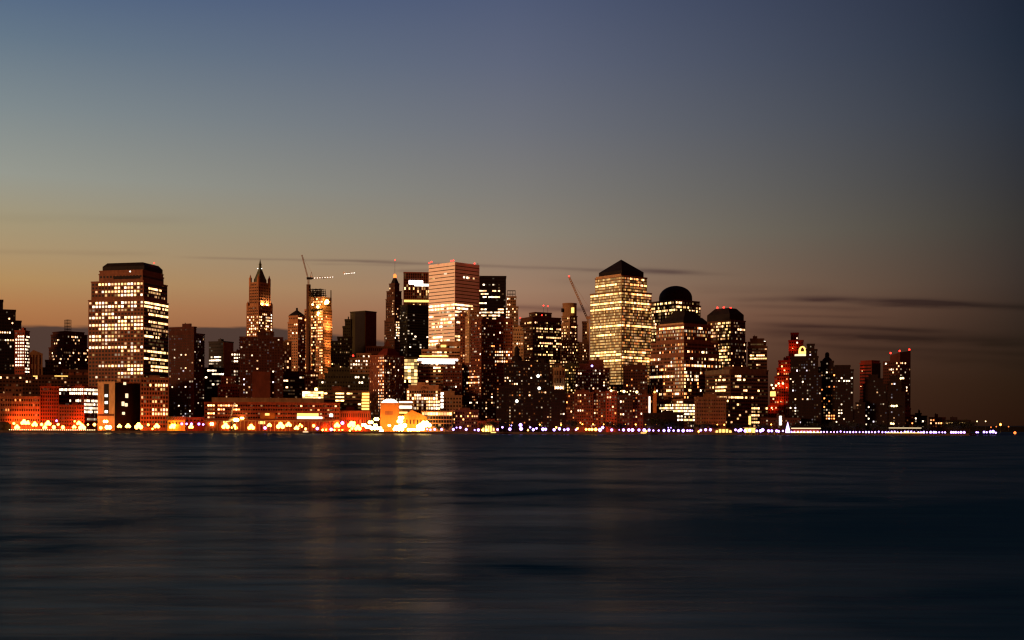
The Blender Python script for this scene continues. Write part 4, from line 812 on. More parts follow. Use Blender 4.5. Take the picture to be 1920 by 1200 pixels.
B = b('apartment_complex', 'black apartment complex wearing a golden lit half dome cap', 'building', 'golden capped black complex', 1479, None, 1540, 1450, [(700, 1479, 1540), (668, 1482, 1534), (655, 1510, 1532), (645, 1512, 1527)], 'black_brick', fh=3.3, bw=2.9, p=.05, d=.24, vb=800, tint=WM, ww=.5, wh=.45, pent=0, seed=31)
p = B.local(1501, 667, 1452); zc = B.rects[1][5]
m = MB(); m.lathe([(6.6, zc), (6.6, zc + 3)], 20, p[0], 12); m.build('lit_parapet', 'strip_cream', B.root)
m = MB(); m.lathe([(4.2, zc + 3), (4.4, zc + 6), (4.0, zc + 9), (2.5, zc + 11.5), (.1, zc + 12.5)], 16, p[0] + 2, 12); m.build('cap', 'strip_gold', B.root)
m = MB(); m.lathe([(2.0, zc + 6), (1.8, zc + 9), (.1, zc + 11)], 10, p[0] + 2, 8.2); m.build('cap_niche', 'brown_brick', B.root)
B = b('apartment_complex', 'black apartment block with round roof tank and crowded lit bottom corner', 'building', 'black tank roofed block', 1534, None, 1567, 1462, [(688, 1533, 1567), (677, 1538, 1563)], 'black_brick', fh=3.3, bw=2.9, p=.12, d=.24, vb=800, tint=('warm', 'amber', 'white'), ww=.5, wh=.45, pent=0, cols=[(0, .4, 1, 770, 790, 3, .6)], seed=33)
cx, cy, Y, zb = part_mid(B); m = MB(); m.lathe([(5.5, zb), (5.5, zb + 2), (3.2, zb + 4.5), (2.4, zb + 5), (2.4, zb + 9), (1.6, zb + 10.5), (.1, zb + 11)], 12, cx, cy); m.build('tank', 'black_brick', B.root)
b('apartment_tower', 'flat topped black slab with a lone trio of lit windows', 'tower', 'flat topped black slab', 1565, None, 1600, 1442, [(693, 1565, 1600), (685, 1565, 1594)], 'black_brick', fh=3.3, bw=2.9, p=.02, d=.24, vb=800, tint='white', ww=.5, wh=.45, rows=[(714, 0, .5, .85, 3, 1), (782, 0, 0, .5, 3, .6), (776, 0, 0, .4, 3, .5), (771, 0, 0, .4, 3, .4)], pent=0)
b('apartment_house', 'low dark house with faint grid behind the tall white lamp', 'building', 'low dark faint house', 1426, None, 1500, 1425, [(784, 1426, 1500)], 'dark_brick', fh=3.5, bw=3, p=.08, d=.24, vb=803, tint=WM)
facebox(ALL[-1], 0, 1461, 1465.5, 780, 797, 'strip_white', 'lamp_strip', out=.8)
b('office_tower', 'red louvred slab with black shoulder standing apart from the tanks', 'tower', 'red louvred slab', 1612, 1634, 1650, 1650, [(680, 1612, 1650), (676, 1614, 1649)], 'red_slate', style='ribbon', fh=4.0, bw=3, p=.0, d=.0, vb=770, ww=.95, wh=.4, bands=True, pent=0, th=40)
for fx, fz in ((.5, 35), (.6, 60), (.5, 80)): flood(ALL[-1], (-ALL[-1].L * fx, -7, fz), 7000, (1.0, .1, .012), True)  # added red spots, masts made up, tint the louvred face
m = MB(); x0, x1, y0, y1, za, zb = ALL[-1].rects[0]; m.box(x1 + .3, x1 + .6, y0, y1, 10, zb - .95); m.build('black_face', 'black_steel', ALL[-1].root)
B = b('office_tower', 'slant topped black tower stepping up under three red beacons', 'tower', 'slant topped black tower', 1655, 1687, 1707, 1600, [(676, 1655, 1707)], 'dark_brick', fh=3.8, bw=3.2, p=.03, d=.08, vb=800, tint=W2, lvl=(3, 2), pent=0, th=40, cornice=False, rows=[(679, 0, .4, .9, 3, .5), (694, 0, .4, .9, 3, .6), (679, 1, 0, .5, 3, .6), (710, 1, .1, .6, 3, .6)])
x0, x1, y0, y1, za, zb = B.rects[0]
def zat(y): return PZ(1690, y, 1605) - GZ
m = MB(); xa = x0 + (x1 - x0) * .42
m.v += [(xa, y0, zb), (x1, y0, zb), (x1, y1, zb), (xa, y1, zb), (xa, y0, zat(666)), (x1, y0, zat(661)), (x1, y1, zat(657)), (xa, y1, zat(664))]
for f in [(4, 5, 6, 7), (0, 1, 5, 4), (1, 2, 6, 5), (2, 3, 7, 6), (3, 0, 4, 7)]: m.f.append(f); m.m.append(0)
m.build('slant_roof', 'dark_brick', B.root)
for px_, yy in ((1670, 662), (1687, 658), (1705, 655.5)): beacon(B, px_, yy, 1.1, foot=1e9, Dp=1612)
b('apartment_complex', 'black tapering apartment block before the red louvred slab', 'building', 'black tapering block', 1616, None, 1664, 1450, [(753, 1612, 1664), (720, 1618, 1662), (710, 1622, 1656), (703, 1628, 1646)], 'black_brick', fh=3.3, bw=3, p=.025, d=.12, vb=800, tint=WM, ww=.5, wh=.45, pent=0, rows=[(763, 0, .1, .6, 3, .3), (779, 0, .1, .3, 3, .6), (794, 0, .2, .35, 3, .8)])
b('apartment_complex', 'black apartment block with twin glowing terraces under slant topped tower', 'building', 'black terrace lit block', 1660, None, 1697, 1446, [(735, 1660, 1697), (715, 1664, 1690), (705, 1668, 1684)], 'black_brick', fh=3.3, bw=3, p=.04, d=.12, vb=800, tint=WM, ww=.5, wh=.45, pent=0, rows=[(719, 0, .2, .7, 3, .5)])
for px_, yy in ((1672, 761), (1676, 761.5), (1681, 761), (1671, 794), (1675, 794.5), (1689, 709.5), (1693, 709)): beacon(ALL[-1], px_, yy, 1.1, mat='small_lamp', foot=1e9, Dp=1443, name='terrace_lamp')
b('apartment_house', 'low black house between flat topped slab and tapering block', 'building', 'low black stepped house', 1597, None, 1622, 1440, [(768, 1597, 1622), (755, 1604, 1622)], 'black_brick', fh=3.3, bw=3, p=.05, d=.15, vb=800, tint=W2)
b('apartment_house', 'small dull red house stepping down after the slant topped tower', 'building', 'small dull red stepped house', 1694, None, 1718, 1560, [(778, 1694, 1718), (766, 1696, 1708)], 'red_slate', fh=3.6, bw=3, p=.04, d=.12, vb=800, tint='amber')
b('apartment_house', 'low dark row house with sloping skyline near the land tip', 'building', 'low dark row house', 1714, None, 1738, 1520, [(780, 1714, 1738), (775, 1716, 1728)], 'black_brick', fh=3.4, bw=3, p=.06, d=.1, vb=803, tint=W2)
b('harbour_house', 'squat dark harbour house showing a row of orange lamps', 'building', 'squat orange lamped house', 1736, None, 1773, 1500, [(783, 1742, 1773)], 'dark_brick', fh=3.6, bw=3, p=.05, d=.1, vb=803, tint=('amber', 'warm'), rows=[(785, 0, .0, .4, 3, .8), (795, 0, 0, .9, 3, .6), (791, 0, .4, .9, 3, .5)])
b('harbour_house', 'flat dark harbour house with yellow lit upper windows at the tip', 'building', 'flat yellow lit house', 1772, None, 1792, 1480, [(788, 1772, 1818)], 'black_brick', style='ribbon', fh=4, bw=4, p=.0, d=.1, vb=803, tint='yellow', rows=[(795, 0, .0, .35, 3, .9), (795, 0, .55, .8, 3, .9)])
# plain fill-in houses seen only as dark mass between the towers
b('office_block', 'dim low office block glimpsed below the wide brown beacon tower', 'building', 'dim glimpsed office block', 980, None, 1052, 1600, [(682, 980, 1052), (672, 984, 1030)], 'brown_granite', fh=4, bw=3, p=.1, d=.2, vb=735, tint=WY)
b('office_block', 'dim brown block glimpsed beneath gothic and serrated towers', 'building', 'dim brown glimpsed block', 528, None, 575, 1900, [(668, 528, 575)], 'brown_granite', fh=4, bw=3, p=.1, d=.2, vb=700, tint=WY)
b('office_block', 'dark office block glimpsed between yellow stack and brick tower', 'building', 'dark glimpsed block', 750, None, 790, 1560, [(718, 750, 770), ], 'brown_brick', fh=4, bw=3, p=.1, d=.2, vb=760, tint=W2)
b('office_block', 'low brown building joining golden tower and mansard tower', 'building', 'low brown joining building', 1140, None, 1225, 1540, [(722, 1140, 1225)], 'brown_granite', fh=3.8, bw=2.8, p=.3, d=.2, vb=760, tint=('yellow', 'amber'), lvl=(2, 3))

# ------------------------------------------------------------------ ground, water, shore
m = MB(); g = SHORE
pts = [(-4000, g), (PX(1290, g), g), (PX(1480, g), g - 3), (PX(1815, g), g - 3), (PX(1830, 1450), 1450), (PX(1800, 1700), 1700), (PX(1790, 2600), 2600), (-4000, 2600)]
m.poly([(x, y, GZ) for x, y in pts]); tag(m.build('ground', 'pavement'), kind='structure')
m = MB()
for i in range(4):
    (xa, ya), (xb, yb) = pts[i], pts[i + 1]
    m.poly([(xa, ya - .4, -3), (xb, yb - .4, -3), (xb, yb - .4, GZ + .5), (xa, ya - .4, GZ + .5)])
    m.poly([(xa, ya - .4, GZ + .5), (xb, yb - .4, GZ + .5), (xb, yb + .4, GZ + .5), (xa, ya + .4, GZ + .5)])
    m.poly([(xa, ya + .4, GZ + .5), (xb, yb + .4, GZ + .5), (xb, yb + .4, GZ - .1), (xa, ya + .4, GZ - .1)])
tag(m.build('sea_wall', 'sea_wall_stone'), 'long dark stone sea wall edging the city along the water', 'sea wall')
# far shore
m = MB(); n = 40
def fh_(t): return 3 + 5 * abs(math.sin(t * 7.3)) + 6 * max(0, math.sin(t * 3.1 + 1)) + 2 * math.sin(t * 23)
for i in range(n):
    x0 = PX(1700, 3400) + i * 60; x1 = x0 + 60; z0, z1 = fh_(i / n), fh_((i + 1) / n)
    m.poly([(x0, 3400, -2), (x1, 3400, -2), (x1, 3420, z1), (x0, 3420, z0)]); m.poly([(x0, 3420, z0), (x1, 3420, z1), (x1, 4200, z1 + 6), (x0, 4200, z0 + 6)])
tag(m.build('far_shore', 'grass_hill'), kind='structure')

wm = bpy.data.materials.new('river_water'); wm.use_nodes = True
nt = wm.node_tree; pb = nt.nodes['Principled BSDF']
pb.inputs['Base Color'].default_value = (0.006, 0.008, 0.012, 1); pb.inputs['IOR'].default_value = 1.33
pb.inputs['Specular IOR Level'].default_value = 0.5
geo = nt.nodes.new('ShaderNodeNewGeometry')
def noise(scale_xyz, detail, rough, loc=(0, 0, 0), dist=0.0):
    mp = nt.nodes.new('ShaderNodeMapping'); mp.inputs['Scale'].default_value = scale_xyz; mp.inputs['Location'].default_value = loc
    nz = nt.nodes.new('ShaderNodeTexNoise'); nz.inputs['Scale'].default_value = 1.0; nz.inputs['Detail'].default_value = detail; nz.inputs['Roughness'].default_value = rough
    nz.inputs['Distortion'].default_value = dist
    nt.links.new(geo.outputs['Position'], mp.inputs['Vector']); nt.links.new(mp.outputs['Vector'], nz.inputs['Vector'])
    return nz.outputs['Fac']
def math_(op, a, b=None, c=None):
    q = nt.nodes.new('ShaderNodeMath'); q.operation = op
    for i, v in enumerate((a, b, c)):
        if v is None: continue
        if isinstance(v, (int, float)): q.inputs[i].default_value = v
        else: nt.links.new(v, q.inputs[i])
    return q.outputs[0]
sw = noise((0.03, 0.16, 0.02), 4.0, 0.6)                 # swell drawn smooth by the long exposure
bp = nt.nodes.new('ShaderNodeBump'); bp.inputs['Strength'].default_value = 0.3; bp.inputs['Distance'].default_value = 0.8
nt.links.new(sw, bp.inputs['Height'])
nt.links.new(bp.outputs['Normal'], pb.inputs['Normal'])
# wind patches: ruffled water is rougher and duller than slick water
gA = noise((0.05, 0.06, 0.01), 5.0, 0.55, (3.1, 1.7, 0), 0.3); gB = noise((0.006, 0.022, 0.01), 3.0, 0.5, (7.3, 2.2, 0), 0.3)
gC = noise((0.12, 0.6, 0.1), 4.0, 0.6, (1.3, 5.2, 0), 0.2)
gust = math_('ADD', math_('ADD', math_('MULTIPLY', gA, 0.5), math_('MULTIPLY', gB, 0.32)), math_('MULTIPLY', gC, 0.18))
rg = math_('MULTIPLY_ADD', gust, 0.14, 0.16)
mr = nt.nodes.new('ShaderNodeMapRange'); mr.inputs['From Min'].default_value = 0.38; mr.inputs['From Max'].default_value = 0.66
mr.inputs['To Min'].default_value = 0.0; mr.inputs['To Max'].default_value = 0.165
nt.links.new(gust, mr.inputs['Value'])
pb.inputs['Specular IOR Level'].default_value = 0.0; pb.inputs['Base Color'].default_value = (0.012, 0.078, 0.16, 1); pb.inputs['Roughness'].default_value = 0.9
gl = nt.nodes.new('ShaderNodeBsdfGlossy'); gl.inputs['Color'].default_value = (0.95, 0.98, 1.0, 1)
nt.links.new(rg, gl.inputs['Roughness']); nt.links.new(bp.outputs['Normal'], gl.inputs['Normal'])
# one wide gust darkens the water to the south, about a hundred metres out
sx_ = nt.nodes.new('ShaderNodeSeparateXYZ'); nt.links.new(geo.outputs['Position'], sx_.inputs[0])
def ramp_(v, a, b_):
    q = nt.nodes.new('ShaderNodeMapRange'); q.interpolation_type = 'SMOOTHSTEP'; q.inputs['From Min'].default_value = a; q.inputs['From Max'].default_value = b_; nt.links.new(v, q.inputs['Value']); return q.outputs[0]
edge = math_('MULTIPLY_ADD', sx_.outputs[0], 0.75, 92.0)
far_ = ramp_(math_('SUBTRACT', edge, sx_.outputs[1]), -4.0, 6.0)
nearm = ramp_(math_('ADD', sx_.outputs[1], math_('MULTIPLY', gA, 30.0)), 74.0, 100.0)
sidem = ramp_(math_('ADD', sx_.outputs[0], math_('MULTIPLY', gA, 10.0)), 4.0, 22.0)
gm = math_('MULTIPLY', math_('MULTIPLY', far_, nearm), sidem)
keep = math_('SUBTRACT', 1.0, math_('MULTIPLY', gm, 0.8))
mx = nt.nodes.new('ShaderNodeMixShader'); nt.links.new(math_('MULTIPLY', mr.outputs[0], keep), mx.inputs[0]); nt.links.new(pb.outputs[0], mx.inputs[1]); nt.links.new(gl.outputs[0], mx.inputs[2])
nt.links.new(mx.outputs[0], nt.nodes['Material Output'].inputs['Surface'])
MATS['river_water'] = wm
m = MB(); m.poly([(-9000, -400, 0), (9000, -400, 0), (9000, 9000, 0), (-9000, 9000, 0)]); tag(m.build('water', 'river_water'), kind='structure')

# ------------------------------------------------------------------ lamps
ORD = ['first', 'second', 'third', 'fourth', 'fifth', 'sixth', 'seventh', 'eighth', 'ninth', 'tenth', 'eleventh', 'twelfth', 'thirteenth', 'fourteenth', 'fifteenth', 'sixteenth', 'seventeenth', 'eighteenth', 'nineteenth', 'twentieth',
       'twenty-first', 'twenty-second', 'twenty-third', 'twenty-fourth', 'twenty-fifth', 'twenty-sixth', 'twenty-seventh', 'twenty-eighth', 'twenty-ninth', 'thirtieth']
def frontD(px):
    return min([q.D for q in ALL if q.l <= px <= q.r] + [1420])
def behind(px):
    """the front building a lamp stands before"""
    best = None
    for q in ALL:
        if q.l <= px <= q.r and (best is None or q.D < best.D): best = q
    if best is None: best = min(ALL, key=lambda q: min(abs(q.l - px), abs(q.r - px)) + (q.D - 1380) * .2)
    return best.short
PARTS = {}
def lamp_parts(kind, hgt, r):
    k = (kind, round(hgt * 2) / 2, r)
    if k not in PARTS:
        h = k[1]
        m = MB(); m.lathe([(.35, 0), (.35, .4), (.16, .7), (.12, h - r * .9)], 8)
        if kind == 'flood':
            m.box(-r * 1.1, r * 1.1, -.12, .12, h - r * 1.3, h - r * 1.1)
        post = m.mesh('post', ['post_paint'])
        m = MB()
        if kind == 'flood':
            for sx in (-r * .62, r * .62): m.ball((sx, -.1, h), r * .75, 10)
        elif kind == 'cluster':
            for sx, sz in ((-r * .8, 0), (r * .8, 0), (0, r * .9)): m.ball((sx, 0, h + sz), r * .8, 8)
        else:
            m.lathe([(r * .35, h - r), (r * .95, h - r * .35), (r, h + r * .1), (r * .6, h + r * .8), (.05, h + r)], 10)
        head = m.mesh('lamp_head', ['sodium_lamp'])
        PARTS[k] = (post, head)
    return PARTS[k]
HEADS = {}
def head_mesh(me, mat):
    k = (me.name, mat)
    if k not in HEADS:
        c = me.copy(); c.materials.clear(); c.materials.append(MATS[mat]); HEADS[k] = c
    return HEADS[k]
LIGHTS = {}
def light_data(col, power):
    k = (col, round(power))
    if k not in LIGHTS:
        d = bpy.data.lights.new('lamp_light', 'SPOT'); d.energy = power; d.color = col; d.shadow_soft_size = .8; d.spot_size = math.radians(172); d.spot_blend = .35; LIGHTS[k] = d
    return LIGHTS[k]
LAMPS = []
def lamp(px, y, kind='globe', mat='sodium_lamp', r=1.2, D=1391, power=0, col=(1.0, 0.16, 0.02), lz=0.0, name='street_lamp', desc='warm street lamp', group='warm lamps along the promenade', cat='street lamp'):
    z = PZ(px, y, D)
    z = max(z, GZ + 1.6)
    post, head = lamp_parts(kind, z - GZ, r)
    root = empty(name, (PX(px, D, y), D, GZ))
    po = bpy.data.objects.new('post', post); COL.objects.link(po); po.parent = root
    ho = bpy.data.objects.new('lamp_head', head_mesh(head, mat)); COL.objects.link(ho); ho.parent = root
    if power:
        lo = bpy.data.objects.new('lamp_light', light_data(col, power)); COL.objects.link(lo); lo.parent = root; lo.location = (0, 1.2, z - GZ + lz); lo.rotation_euler = (math.radians(84), 0, 0)
    tag(root, None, cat, group)
    LAMPS.append((px, root, desc))
    return root

RED = (1.0, 0.1, 0.008); ORG = (1.0, 0.24, 0.03)
K = 30000.0
warm = [(26, 794, 1.5), (32, 802, 1.7), (45, 793, 1.8), (52, 794, 1.7), (65, 797, 1.8), (78, 796, 1.1), (84, 802, 1.6), (90, 795, 1.8), (101, 801, 1.4), (109, 796, 1.3), (118, 801, 1.5), (139, 801, 1.6), (148, 794, 1.6), (154, 802, 1.9),
        (165, 796, 1.1), (177, 796, 1.4), (189, 802, 1.3), (224, 800, 1.6), (240, 800, 1.6), (260, 801, 2.0), (278, 796, 1.2), (294, 800, 1.6), (286, 804, 1.1),
        (323, 801, 1.9), (327, 797, 1.3), (358, 801, 1.8), (411, 796, 1.4), (423, 800, 1.9), (420, 795, 1.3), (439, 802, 1.9), (457, 803, 1.9), (471, 802, 2.3), (466, 797, 1.6),
        (505, 798, 1.8), (505, 804, 1.1), (526, 800, 2.2), (534, 797, 1.8), (541, 797, 1.8), (547, 797, 1.6), (556, 803, 1.7), (563, 799, 1.6), (573, 804, .9), (588, 798, 1.5), (605, 806, .9), (611, 806, .9), (627, 806, .9),
        (632, 798, 1.6), (636, 806, .8), (642, 806, .7), (659, 798, 2.0), (660, 804, 1.4), (664, 792, 1.2), (671, 804, 1.7), (656, 809, 1.0)]
for i, (px_, yy, r_) in enumerate(warm):
    lamp(px_, yy, 'cluster' if r_ > 1.55 else 'globe', 'sodium_lamp', r_ * (.9 + .6 * ((i * 37) % 11) / 11), D=(max(1391, frontD(px_) - 7) if i % 2 == 0 else 1390 + (i % 3) * 2), power=K * r_ * .85 if i % 2 == 0 else 0, col=RED, lz=0.5, desc='warm orange street lamp')
for px_, yy, r_ in ((53, 790, .8), (106, 789, 1.1), (140, 790, .9), (341, 795, 1.2), (350, 795, 1.1), (359, 795, 1.3), (373, 795, 1.3), (381, 796, 1.1), (497, 802, 1.6), (595, 803, 1.6), (621, 805, 1.6), (642, 793, 1.8)):
    lamp(px_, yy, 'globe', 'violet_lamp' if r_ > 1 else 'sodium_lamp', r_, D=1392, power=K * .2 * r_, col=RED, desc='tall pinkish lamp', group='pink lamps among the warm lamps', name='street_lamp')
# the floodlit works: the brightest lamps of the shore
floods = [(203, 801, 2.6, 2.5), (198, 790, 1.9, 1.5), (394, 798, 2.6, 2.0), (400, 802, 2.8, 1.5), (397, 795, 1.8, 0), (443, 787, 2.2, .8), (454, 784, 1.4, 0), (682, 797, 2.0, .8), (690, 800, 2.4, .8), (695, 792, 2.0, .8), (700, 803, 2.6, .8), (706, 786, 2.0, .8), (711, 803, 2.2, .8), (704, 797, 1.6, 0),
          (715, 807, 1.7, .6), (752, 783, 2.3, 2.6), (750, 790, 2.4, 1.5), (746, 801, 3.0, 2.0), (755, 798, 3.2, 2.5), (742, 805, 2.2, 1.0), (751, 805, 2.6, 1), (768, 806, 2.0, 1.5), (776, 806, 1.6, 1), (787, 800, 2.6, 2), (792, 797, 3.0, 2.5), (797, 793, 2.8, 2), (802, 797, 2.8, 2), (790, 804, 2.6, 1), (784, 806, 1.8, .6), (730, 798, 1.2, .6)]
for i, (px_, yy, r_, pw) in enumerate(floods):
    lamp(px_, yy, 'flood', 'flood_lamp', r_, D=1388 + (i % 4) * 2.5, power=K * .075 * pw, col=ORG, lz=.5, name='floodlight', desc='blazing golden floodlight', group='floodlights on the shore', cat='floodlight')
violet = [(801, 805, 1.0), (807, 806, 1.2), (805 + 10, 805, 1.5), (828, 805, 1.6), (850, 805, 1.7), (856, 802, .9), (863, 802, 1.5), (874, 805, 1.7), (897, 806, 1.8), (890, 806, 1.0), (933, 805, 1.5), (942, 801, 1.4), (956, 805, 2.0), (959, 798, .8), (976, 797, 2.3), (977, 804, 2.4), (994, 801, 1.2), (1000, 806, 1.9), (1006, 803, 1.4),
          (1018, 805, 2.2), (1023, 805, 1.8), (1039, 806, 1.9), (1049, 804, 1.9), (1058, 806, 1.5), (1065, 805, 1.9), (1080, 806, 1.3), (1125, 806, 2.4), (1130, 802, 1.9), (1147, 806, 1.7), (1161, 806, .7), (1169, 806, 1.8), (1179, 806, 2.0), (1186, 806, 2.2), (1198, 806, 1.7),
          (1208, 806, 2.1), (1217, 806, 1.7), (1225, 807, 1.2), (1235, 807, 1.2), (1245, 807, 1.8), (1254, 807, 1.8), (1263, 807, 1.4), (1272, 807, 1.7), (1281, 807, 2.1), (1289, 807, 1.5), (1294, 807, 1.4), (1298, 807, 1.0), (1253, 802, .7), (1258, 802, .7), (1314, 807, 1.5), (1323, 806, 1.8), (1332, 806, 1.8),
          (1379, 806, 1.5), (1385, 808, 1.7), (1389, 806, 2.1), (1397, 808, 1.9), (1405, 807, 1.8), (1412, 808, 1.3), (1419, 808, 1.4), (1426, 808, 2.0), (1430, 806, 2.2), (1441, 808, 1.8), (1447, 808, 1.6), (1456, 808, 1.7), (1460, 809, 1.6), (1468, 808, 1.2)]
rr = random.Random(9)
px_ = 1484.0
while px_ < 1716:
    violet.append((px_, 810 + rr.uniform(-.6, .6), rr.uniform(0.95, 1.3))); px_ += rr.uniform(5.2, 7.2)
for q in (1722, 1727, 1732, 1738, 1745, 1751, 1755, 1761, 1767, 1772): violet.append((q, 811.5, rr.uniform(1.0, 1.7)))
for q in (1784, 1788, 1792, 1797, 1802, 1808): violet.append((q, 811.5 + rr.uniform(-1, 1), rr.uniform(1.2, 2.0)))
for i, (px_, yy, r_) in enumerate(violet):
    lamp(px_, yy, 'globe', 'violet_lamp', r_ * .8, D=1387 + (i % 3) * 1.5, power=K * .02 * r_ if i % 3 == 0 else 0, col=(.62, .42, 1.0), desc='violet white globe lamp', group='violet lamps along the promenade', name='street_lamp')
for px_, yy, r_ in ((1083, 803, 1.0), (1099, 805, 1.2), (1105, 805, 1.3), (1110, 805, 1.4), (1117, 805, 1.6), (905, 806, 1.2), (912, 806, 1.5), (990, 806, .9), (1043, 801, .9), (1212, 810, .8), (1310, 809, .9), (1700, 811, .9)):
    lamp(px_, yy, 'globe', 'sodium_lamp', r_, D=1389, power=K * .15 * r_, col=ORG, desc='small yellow lamp', group='yellow lamps between the violet lamps')
# street lamps between the trees and the red waterfront houses
for px_, pw in ((1012, .8), (1052, .7), (1071, 1.4), (1092, 1.2), (1112, 1.6), (1132, 1.6), (1150, 1.2), (1172, 1.2), (1192, 1.3), (1210, 1.0), (955, .6), (1345, .8), (1358, .8), (1446, .7), (1230, .8)):
    lamp(px_, 796, 'globe', 'sodium_lamp', .7, D=1402 if px_ != 1446 else 1412, power=K * pw * .06, col=RED, lz=-4, desc='small orange lamp half hidden by trees', group='orange lamps behind the trees')
# little rail lights on the sea wall
for i in range(46):
    px_ = 18 + i * 3.55
    root = empty('rail_light', (PX(px_, 1386.5), 1386.5, GZ)); tag(root, None, 'rail light', 'rail lights on the sea wall')
    if i == 0:
        m = MB(); m.lathe([(.2, 0), (.12, .2), (.1, 1.0)], 6); rl_post = m.mesh('post', ['post_paint'])
        m = MB(); m.ball((0, 0, 1.15), .42, 8); rl_head = m.mesh('lamp_head', ['small_lamp'])
    for nm, me in (('post', rl_post), ('lamp_head', rl_head)):
        o = bpy.data.objects.new(nm, me); COL.objects.link(o); o.parent = root
    LAMPS.append((px_, root, 'tiny yellow rail light'))
# labels: the kind of lamp and what it stands before
LAMPS.sort(key=lambda q: q[0]); cnt = {}; tot = {}
for px_, o, d_ in LAMPS: k = (d_, behind(px_)); tot[k] = tot.get(k, 0) + 1
for px_, o, d_ in LAMPS:
    sh = behind(px_); k = (d_, sh); cnt[k] = cnt.get(k, 0) + 1
    if tot[k] == 1: o['label'] = '%s before the %s' % (d_, sh)
    elif cnt[k] == tot[k]: o['label'] = '%s, rightmost before the %s' % (d_, sh)
    else: o['label'] = '%s, %s from left before the %s' % (d_, ORD[cnt[k] - 1], sh)

# ------------------------------------------------------------------ trees
def tree_meshes(seed, hgt, rad):
    R_ = random.Random(seed)
    t = MB(); t.tube((0, 0, 0), (.15, 0, hgt * .38), .38, .26, 7)
    cl = []
    for i in range(6):
        a = 2 * math.pi * i / 6 + R_.uniform(-.4, .4); q = R_.uniform(.45, .8) * rad
        e = (q * math.cos(a), q * math.sin(a), hgt * R_.uniform(.5, .82)); t.tube((.15, 0, hgt * R_.uniform(.28, .38)), e, .2, .06, 5); cl.append((e, rad * R_.uniform(.38, .6)))
    t.tube((.15, 0, hgt * .36), (0, 0, hgt * .9), .22, .05, 5); cl.append(((0, 0, hgt * .8), rad * .6)); cl.append(((rad * .1, 0, hgt * .6), rad * .6))
    c = MB()
    for (e, q) in cl:
        for k in range(85):
            d = Vector((R_.gauss(0, 1), R_.gauss(0, 1), R_.gauss(0, .8))).normalized() * q * (R_.random() ** .45)
            p = Vector(e) + d; u = Vector((R_.gauss(0, 1), R_.gauss(0, 1), R_.gauss(0, 1))).normalized(); w = u.orthogonal().normalized(); s = R_.uniform(.35, .75)
            c.poly([tuple(p + u * s), tuple(p + w * s * .6), tuple(p - u * s), tuple(p - w * s * .6)])
    return t.mesh('trunk', ['bark']), c.mesh('crown', ['leaf'])
TM = [tree_meshes(i, 1.0 * (12 + i), 6.5 + i * .5) for i in range(4)]
trees = [(906, 1394, .75), (922, 1398, 1.0), (936, 1397, .95), (950, 1396, .9), (964, 1399, .8), (1073, 1396, 1.05), (1081, 1398, .9), (1142, 1395, .85), (1155, 1397, .95), (1166, 1398, .8), (1217, 1396, .95), (1230, 1395, 1.15), (1243, 1397, 1.15), (1254, 1396, 1.0), (1268, 1398, .75), (1304, 1396, .75),
         (1317, 1397, .9), (1329, 1395, .85), (1341, 1398, .8), (1380, 1399, .75), (1425, 1398, .8), (1436, 1399, .7), (1480, 1403, .75), (1497, 1402, .85), (1511, 1404, .8), (1527, 1403, .9), (1545, 1404, .8), (1562, 1403, .85), (1580, 1404, .8), (1600, 1402, .95), (1618, 1404, .85), (1637, 1403, .8), (1655, 1405, .9), (1720, 1402, .75), (1738, 1403, .8), (1780, 1410, 1.0), (1790, 1408, 1.1), (1801, 1412, 1.15), (1810, 1409, 1.1), (1818, 1411, .95), (823, 1397, .6), (836, 1396, .55)]
tl = []
for i, (px_, D, s) in enumerate(trees):
    root = empty('waterfront_tree', (PX(px_, D), D, GZ - .1), i * 1.7); root.scale = (s, s, s); tag(root, None, 'tree', 'trees along the promenade')
    t, c = TM[i % 4]
    for nm, me in (('trunk', t), ('crown', c)):
        o = bpy.data.objects.new(nm, me); COL.objects.link(o); o.parent = root
    tl.append((px_, root))
cnt = {}; tot = {}
for px_, o in sorted(tl, key=lambda q: q[0]): tot[behind(px_)] = tot.get(behind(px_), 0) + 1
for px_, o in sorted(tl, key=lambda q: q[0]):
    sh = behind(px_); cnt[sh] = cnt.get(sh, 0) + 1
    o['label'] = ('dark leafy tree before the %s' % sh) if tot[sh] == 1 else ('dark leafy tree, %s from left before the %s' % (ORD[cnt[sh] - 1], sh))

